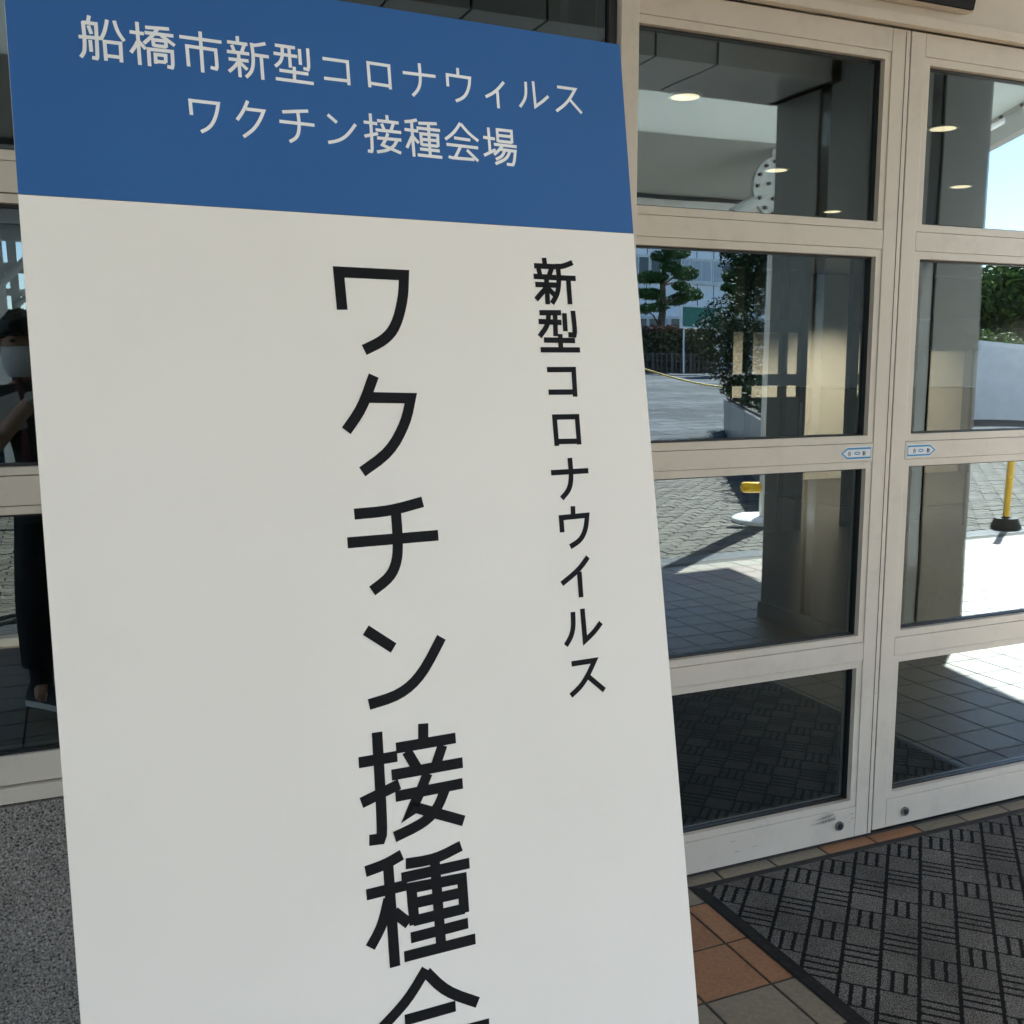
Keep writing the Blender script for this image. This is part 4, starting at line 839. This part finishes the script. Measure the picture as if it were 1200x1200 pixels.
# white parapet with planting on the right, trees behind it, utility pole
W0 = on_z(1142, 503); 
pw_ = thing('planter_wall', 'white concrete planter wall with a sloping coping beside the paving', 'wall', (20, -14.5, -0.02))
wl = [(18.9, -15.1), (30.0, -10.0), (30.4, -11.0), (19.0, -16.3)]
def ztop(x): return max(1.92-.20*(x-18.9), .75)
vs = [(x, y, -.05) for x, y in wl]+[(x, y, ztop(x)) for x, y in wl]
MB().add(vs, [(3, 2, 1, 0), (4, 5, 6, 7), (0, 1, 5, 4), (1, 2, 6, 5), (2, 3, 7, 6), (3, 0, 4, 7)]).build('wall', M['concrete_white'], pw_)
vs = [(x, y, ztop(x)+.002) for x, y in wl]+[(x, y, ztop(x)+.12) for x, y in wl]; c_ = Vector((24.5, -13.1, 0))
vs = [((Vector(p)-c_)*1.012+c_) for p in vs]; vs = [(v.x, v.y, p[2]) for v, p in zip(vs, [(x, y, ztop(x)+.002) for x, y in wl]+[(x, y, ztop(x)+.12) for x, y in wl])]
MB().add(vs, [(3, 2, 1, 0), (4, 5, 6, 7), (0, 1, 5, 4), (1, 2, 6, 5), (2, 3, 7, 6), (3, 0, 4, 7)]).build('coping', M['white_steel'], pw_)
mb = MB(); rr = random.Random(9)
bl = [(19.6+.55*i, -15.5+.25*i, ztop(19.6+.55*i)+.28, .42, .35, .28) for i in range(19)]
leaf_cloud(mb, bl, 4500, .06, rr); mb.build('planting', M['leaf'], pw_)
def rtree(label, uvs, y, n, seed, leaf):
    blobs = [(*seen_at(u, v, y+random.Random(seed+i).uniform(-1, 1)), r, r, r*.85) for i, (u, v, r) in enumerate(uvs)]
    mx = sum(b[0] for b in blobs)/len(blobs); zt = max(b[2] for b in blobs); gz_ = ground_z(y)
    tree('broadleaf_tree', label, 'tree', blobs, ([(mx, y, gz_-.1), (mx+.1, y, gz_+(zt-gz_)*.4), (mx, y, gz_+(zt-gz_)*.8)], .16, .05), n, .13, leaf, seed)
rtree('bushy sunlit broadleaf tree above the white planter wall', [(1165, 372, 1.1), (1180, 350, 1.3), (1150, 385, 1.0), (1200, 365, 1.4), (1190, 335, 1.1), (1215, 345, 1.5), (1172, 392, 1.2), (1205, 395, 1.4), (1155, 360, .8)], -21.0, 9000, 31, M['leaf'])
rtree('taller broadleaf tree with dark foliage beside the planter wall', [(1225, 320, 1.5), (1240, 350, 1.7), (1212, 335, 1.2), (1255, 380, 1.6), (1235, 395, 1.6), (1270, 340, 1.7)], -18.0, 8000, 32, M['leaf'])
rtree('low dark broadleaf tree left of the utility pole', [(1120, 405, 1.2), (1135, 398, 1.0), (1105, 412, 1.2), (1090, 415, 1.3)], -30.0, 5000, 33, M['leaf_dark'])
up = seen_at(1151, 345, -34); up2 = seen_at(1151.5, 325, -34)
ut = thing('utility_pole', 'thin utility pole with crossarm standing against the bright sky', 'pole', (up.x, -34, ground_z(-34)))
MB().tube([(up.x, -34, ground_z(-34)-.1), (up.x, -34, up2.z+.5)], [.14, .09], 10).build('shaft', M['fence'], ut)
MB().box(up.x-.6, up.x+.6, -34.05, -33.95, up2.z-.1, up2.z).build('crossarm', M['fence'], ut)
# covered walkway opposite the side window
wk = thing('covered_walkway', 'covered walkway with blue roof glazing, pale steel beams and diagonal struts', 'walkway', (-6, -10, 0))
wx1 = 2.1
for i in range(12):
    x0_ = -16+i*1.51; MB().box(x0_, x0_+1.49, -14.0, -5.75, 3.42, 3.45).build('roof_panel', M['steel_blue'], wk)
for y in (-5.85, -7.9, -9.9, -11.9, -13.9): MB().box(-16, wx1, y-.06, y+.06, 3.20, 3.415).build('beam', M['white_steel'], wk)
for i in range(7):
    x = -15.9+i*2.98; MB().box(x, x+.10, -13.8, -5.95, 3.30, 3.412).build('purlin', M['white_steel'], wk)
for y in (-9.9, -13.9):
    for i in range(6):
        x = -15.5+i*2.98; MB().box(x-.06, x+.06, y-.06, y+.06, -.02 if y > -10 else ground_z(y)-.1, 3.199).build('post', M['white_steel'], wk)
        MB().tube([(x, y+.09, 2.3), (x+.9, y+.09, 3.22)], .04, 8).build('strut', M['white_steel'], wk)
    MB().box(-16, wx1, y-.03, y+.03, 2.45, 2.55).build('tie_beam', M['white_steel'], wk)
MB().box(-16, wx1, -15.0, -14.6, ground_z(-15)-.1, 2.3).build('rear_wall', M['office_glass'], wk)

# ================================================================== PHOTOGRAPHER (seen in the side window)
pe = thing('person', 'masked person in black clothes and sneakers photographing with a phone', 'person', (-0.07, -2.62, 0))
def skin_mesh(name, verts, edges, radii, mat, parent, root=0, sub=2):
    me = bpy.data.meshes.new(name); me.from_pydata([Vector(v) for v in verts], edges, []); me.materials.append(mat)
    o = bpy.data.objects.new(name, me); col.objects.link(o); bm = bmesh.new(); bm.from_mesh(me); ly = bm.verts.layers.skin.verify(); bm.verts.ensure_lookup_table()
    for i, v in enumerate(bm.verts):
        r = radii[i]; v[ly].radius = r if isinstance(r, tuple) else (r, r); v[ly].use_root = (i == root)
    bm.to_mesh(me); bm.free()
    o.modifiers.new('skin', 'SKIN').use_smooth_shade = True
    s = o.modifiers.new('sub', 'SUBSURF'); s.levels = sub; s.render_levels = sub
    o.parent = parent; o.matrix_parent_inverse = parent.matrix_basis.inverted(); return o
HX, HYP, HZ = -.165, -2.60, 1.575
V = [(-.07, -2.63, .90), (-.075, -2.64, 1.05), (-.09, -2.64, 1.22), (-.10, -2.645, 1.36), (-.125, -2.63, 1.43), (-.15, -2.61, 1.49), (HX, HYP, 1.56), (HX, HYP+.005, 1.625),
     (-.27, -2.645, 1.355), (-.345, -2.60, 1.10), (-.20, -2.47, 1.27), (-.075, -2.425, 1.41),
     (.085, -2.645, 1.355), (.17, -2.60, 1.10), (.11, -2.48, 1.27), (.055, -2.425, 1.40),
     (-.16, -2.63, .84), (-.175, -2.615, .47), (-.18, -2.64, .10), (-.18, -2.56, .045),
     (.02, -2.63, .84), (.035, -2.615, .47), (.04, -2.64, .10), (.045, -2.56, .045)]
Ed = [(0, 1), (1, 2), (2, 3), (3, 4), (4, 5), (5, 6), (6, 7), (3, 8), (8, 9), (9, 10), (10, 11), (3, 12), (12, 13), (13, 14), (14, 15), (0, 16), (16, 17), (17, 18), (18, 19), (0, 20), (20, 21), (21, 22), (22, 23)]
Rd = [(.15, .10), (.14, .095), (.155, .105), (.15, .095), .06, .062, (.078, .095), (.075, .09), .058, .044, .036, .028, .058, .044, .036, .028, .078, .056, .038, .03, .078, .056, .038, .03]
skin_mesh('body', V, Ed, Rd, M['skin'], pe)
def hand(px, pz, sx):
    # palm with four fingers and a thumb closing on the phone's edge
    base = Vector((px, -2.418, pz)); vs = [base]; ed = []; rd = [(.026, .014)]
    k = Vector((px+sx*-.012, -2.405, pz+.045)); vs.append(k); ed.append((0, 1)); rd.append((.030, .012))
    for i in range(4):
        a = k+Vector((sx*.004, .004, -.035+.02*i)); b = a+Vector((-sx*.022, .010, .010)); c_ = b+Vector((-sx*.016-.002*sx*i, -.001, .004))
        n0 = len(vs); vs += [a, b, c_]; ed += [(1, n0), (n0, n0+1), (n0+1, n0+2)]; rd += [.009, .0085, .007]
    a = base+Vector((-sx*.014, -.006, .02)); b = a+Vector((-sx*.02, -.004, .024)); c_ = b+Vector((-sx*.012, .004, .018)); n0 = len(vs); vs += [a, b, c_]; ed += [(0, n0), (n0, n0+1), (n0+1, n0+2)]; rd += [.011, .0095, .008]
    skin_mesh('hand', vs, ed, rd, M['skin'], pe)
hand(-.06, 1.415, -1); hand(.06, 1.405, 1)
# shirt, trousers
skin_mesh('shirt', [V[0], V[1], V[2], V[3], (-.118, -2.636, 1.405), V[8], (-.312, -2.62, 1.215), V[12], (.135, -2.62, 1.215)], [(0, 1), (1, 2), (2, 3), (3, 4), (3, 5), (5, 6), (3, 7), (7, 8)], [(.168, .118), (.160, .113), (.172, .122), (.166, .112), (.085, .08), .075, .066, .075, .066], M['shirt'], pe)
skin_mesh('trousers', [(-.07, -2.63, .98), (-.07, -2.63, .88), (-.155, -2.63, .80), (-.175, -2.615, .47), (-.178, -2.635, .21), (.02, -2.63, .80), (.035, -2.615, .47), (.038, -2.635, .21), (-.178, -2.635, .19), (.038, -2.635, .19), (-.178, -2.635, .185), (.038, -2.635, .185)], [(0, 1), (1, 2), (2, 3), (3, 4), (1, 5), (5, 6), (6, 7), (4, 8), (7, 9), (8, 10), (9, 11)], [(.172, .125), (.175, .13), .108, .096, .084, .108, .096, .084, .083, .083, .082, .082], M['trousers'], pe, root=1)
# hair, ears, eyes, mask
rr = random.Random(2)
def ell(c_, r, n=20, m=14, cut=None, jit=0):
    mb = MB(); vs = []
    for i in range(m+1):
        th = math.pi*i/m
        for k_ in range(n):
            ph = 2*math.pi*k_/n; d = Vector((math.sin(th)*math.cos(ph), math.sin(th)*math.sin(ph), math.cos(th)))
            j_ = 1+jit*noise.noise(d*6)
            vs.append((c_[0]+d.x*r[0]*j_, c_[1]+d.y*r[1]*j_, c_[2]+d.z*r[2]*j_))
    fs = [(i*n+k_, i*n+(k_+1) % n, (i+1)*n+(k_+1) % n, (i+1)*n+k_) for i in range(m) for k_ in range(n)]
    if cut: fs = [f for f in fs if cut(sum((Vector(vs[q]) for q in f), Vector())/4)]
    return mb.add(vs, fs)
hc = (HX, HYP-.008, 1.605)
ell(hc, (.102, .117, .110), n=40, m=28, cut=lambda p: p.z > 1.612+.012*math.sin(p.x*170)+.008*math.sin(p.x*390) or p.y < HYP-.02 and p.z > 1.52, jit=.13).build('hair', M['hair'], pe, True)
mk = MB(); n, m_ = 12, 8; vs = []
for i in range(m_+1):
    for k_ in range(n+1):
        t_ = i/m_; a = (k_/n-.5)*(1.25+1.0*t_**.6); z = 1.437+.122*t_; bul = .012*math.sin(math.pi*t_)
        vs.append((HX+math.sin(a)*(.086+bul*.4), HYP+math.cos(a)*(.088+bul*1.5+.012*t_), z))
mk.add(vs, [(i*(n+1)+k_, i*(n+1)+k_+1, (i+1)*(n+1)+k_+1, (i+1)*(n+1)+k_) for i in range(m_) for k_ in range(n)]); mk_o = mk.build('face_mask', M['mask'], pe, True)
sol = mk_o.modifiers.new('solid', 'SOLIDIFY'); sol.thickness = .003
for s_ in (-1, 1):
    ell((HX+s_*.083, HYP-.005, 1.565), (.012, .02, .032)).build('ear', M['skin'], pe, True)
    ell((HX+s_*.033, HYP+.083, 1.583), (.013, .010, .007)).build('eye', M['hair'], pe, True)
    MB().tube([(HX+s_*.015, HYP+.094, 1.603), (HX+s_*.034, HYP+.093, 1.608), (HX+s_*.055, HYP+.08, 1.601)], .004, 6).build('eyebrow', M['hair'], pe)
    MB().tube([(HX+s_*.072, HYP+.045, 1.54), (HX+s_*.088, HYP+.0, 1.565)], .0015, 5).build('ear_loop', M['mask'], pe)
    MB().tube([(-.07+s_*.10, -2.53, 1.02), (-.08+s_*.10, -2.518, 1.20), (-.09+s_*.095, -2.53, 1.36), (-.09+s_*.095, -2.60, 1.43)], .016, 8).build('bag_strap', M['strap'], pe)
# watch on the left forearm
wp_ = Vector(V[10]).lerp(Vector(V[11]), .55); wd = (Vector(V[11])-Vector(V[10])).normalized()
MB().tube([wp_-wd*.011, wp_+wd*.011], .0345, 18).build('watch_band', M['steel'], pe, True)
MB().tube([wp_+Vector((-.012, .030, .012)), wp_+Vector((-.014, .041, .016))], .017, 16).build('watch_face', M['sticker'], pe)
# sneakers
def shoe(x, y, turn):
    pr = [(-.085, .045), (-.09, .10), (-.02, .115), (.03, .085), (.11, .062), (.165, .045), (.175, .028)]
    mb = MB(); vs = []; sec = 10
    ysec = [-.10, -.085, -.04, 0, .05, .10, .145, .172, .182]; hs = [.075, .105, .118, .108, .088, .070, .056, .044, .030]; ws = [.028, .034, .036, .037, .042, .046, .043, .034, .018]
    for yy, h_, w_ in zip(ysec, hs, ws):
        for k_ in range(sec):
            a = math.pi*k_/(sec-1); vs.append((x-math.cos(a)*w_, y+yy, .024+(h_-.024)*math.sin(a)**.7))
    n_ = len(ysec); fs = [(i*sec+k_, i*sec+k_+1, (i+1)*sec+k_+1, (i+1)*sec+k_) for i in range(n_-1) for k_ in range(sec-1)]
    fs += [tuple(range(sec)), tuple(range((n_-1)*sec, n_*sec))]+[(i*sec, (i+1)*sec, (i+1)*sec+sec-1, i*sec+sec-1) for i in range(n_-1)]
    s_ = mb.add(vs, fs).build('sneaker', M['shoe'], pe, True)
    pl_ = [(x-w_-.004, y+yy) for yy, w_ in zip(ysec, ws)]+[(x+w_+.004, y+yy) for yy, w_ in reversed(list(zip(ysec, ws)))]
    MB().prism(pl_, 'z', .0005, .026).build('sole', M['sole'], s_)
    for sd in (-1, 1):
        bx = x+sd*.0415
        for (a, b) in (((-.0, .036), (.006, .078)), ((.006, .078), (.034, .040)), ((.034, .040), (.040, .074))):
            MB().tube([(bx, y+a[0], a[1]), (bx-sd*.002, y+b[0], b[1])], .0045, 6).build('logo_stroke', M['sole'], s_)
    c0_ = Vector((x, y-.03, 0)); s_.matrix_basis = Matrix.Translation(c0_) @ Matrix.Rotation(turn, 4, 'Z') @ Matrix.Translation(-c0_)
shoe(-.18, -2.61, -.75); shoe(.045, -2.61, -.15)
for x_ in (-.18, .04): MB().tube([(x_, -2.64, .06), (x_, -2.64, .12), (x_, -2.64, .20)], [.047, .046, .05], 14).build('sock', M['trousers'], pe, True)
# phone and paper
ph_ = thing('phone', 'dark smartphone held upright by the masked person', 'phone', (0, -2.395, 1.40))
MB().box(-.038, .038, -2.403, -2.394, 1.362, 1.522, .003).build('body', M['phone'], ph_)
MB().prism([(-.022+.007*math.cos(a), 1.502+.007*math.sin(a)) for a in [2*math.pi*q/16 for q in range(16)]], 'y', -2.3945, -2.3925).build('lens_ring', M['steel'], ph_)
pa = thing('paper_sheet', 'folded white paper tucked against the chest of the masked person', 'paper', (-.22, -2.5, 1.2))
mb = MB(); P0 = Vector((-.27, -2.515, 1.19)); ux = Vector((.11, .02, .04)); uy = Vector((-.03, .0, .15)); nrm = ux.cross(uy).normalized()*.002
vs = [P0, P0+ux*.5+nrm*2, P0+ux, P0+ux+uy, P0+ux*.5+uy+nrm*2, P0+uy]; vs += [v-nrm for v in vs]
mb.add(vs, [(0, 1, 4, 5), (1, 2, 3, 4), (11, 10, 7, 6), (10, 9, 8, 7), (0, 6, 7, 1), (1, 7, 8, 2), (2, 8, 9, 3), (3, 9, 10, 4), (4, 10, 11, 5), (5, 11, 6, 0)]); mb.build('sheet', M['paper'], pa)
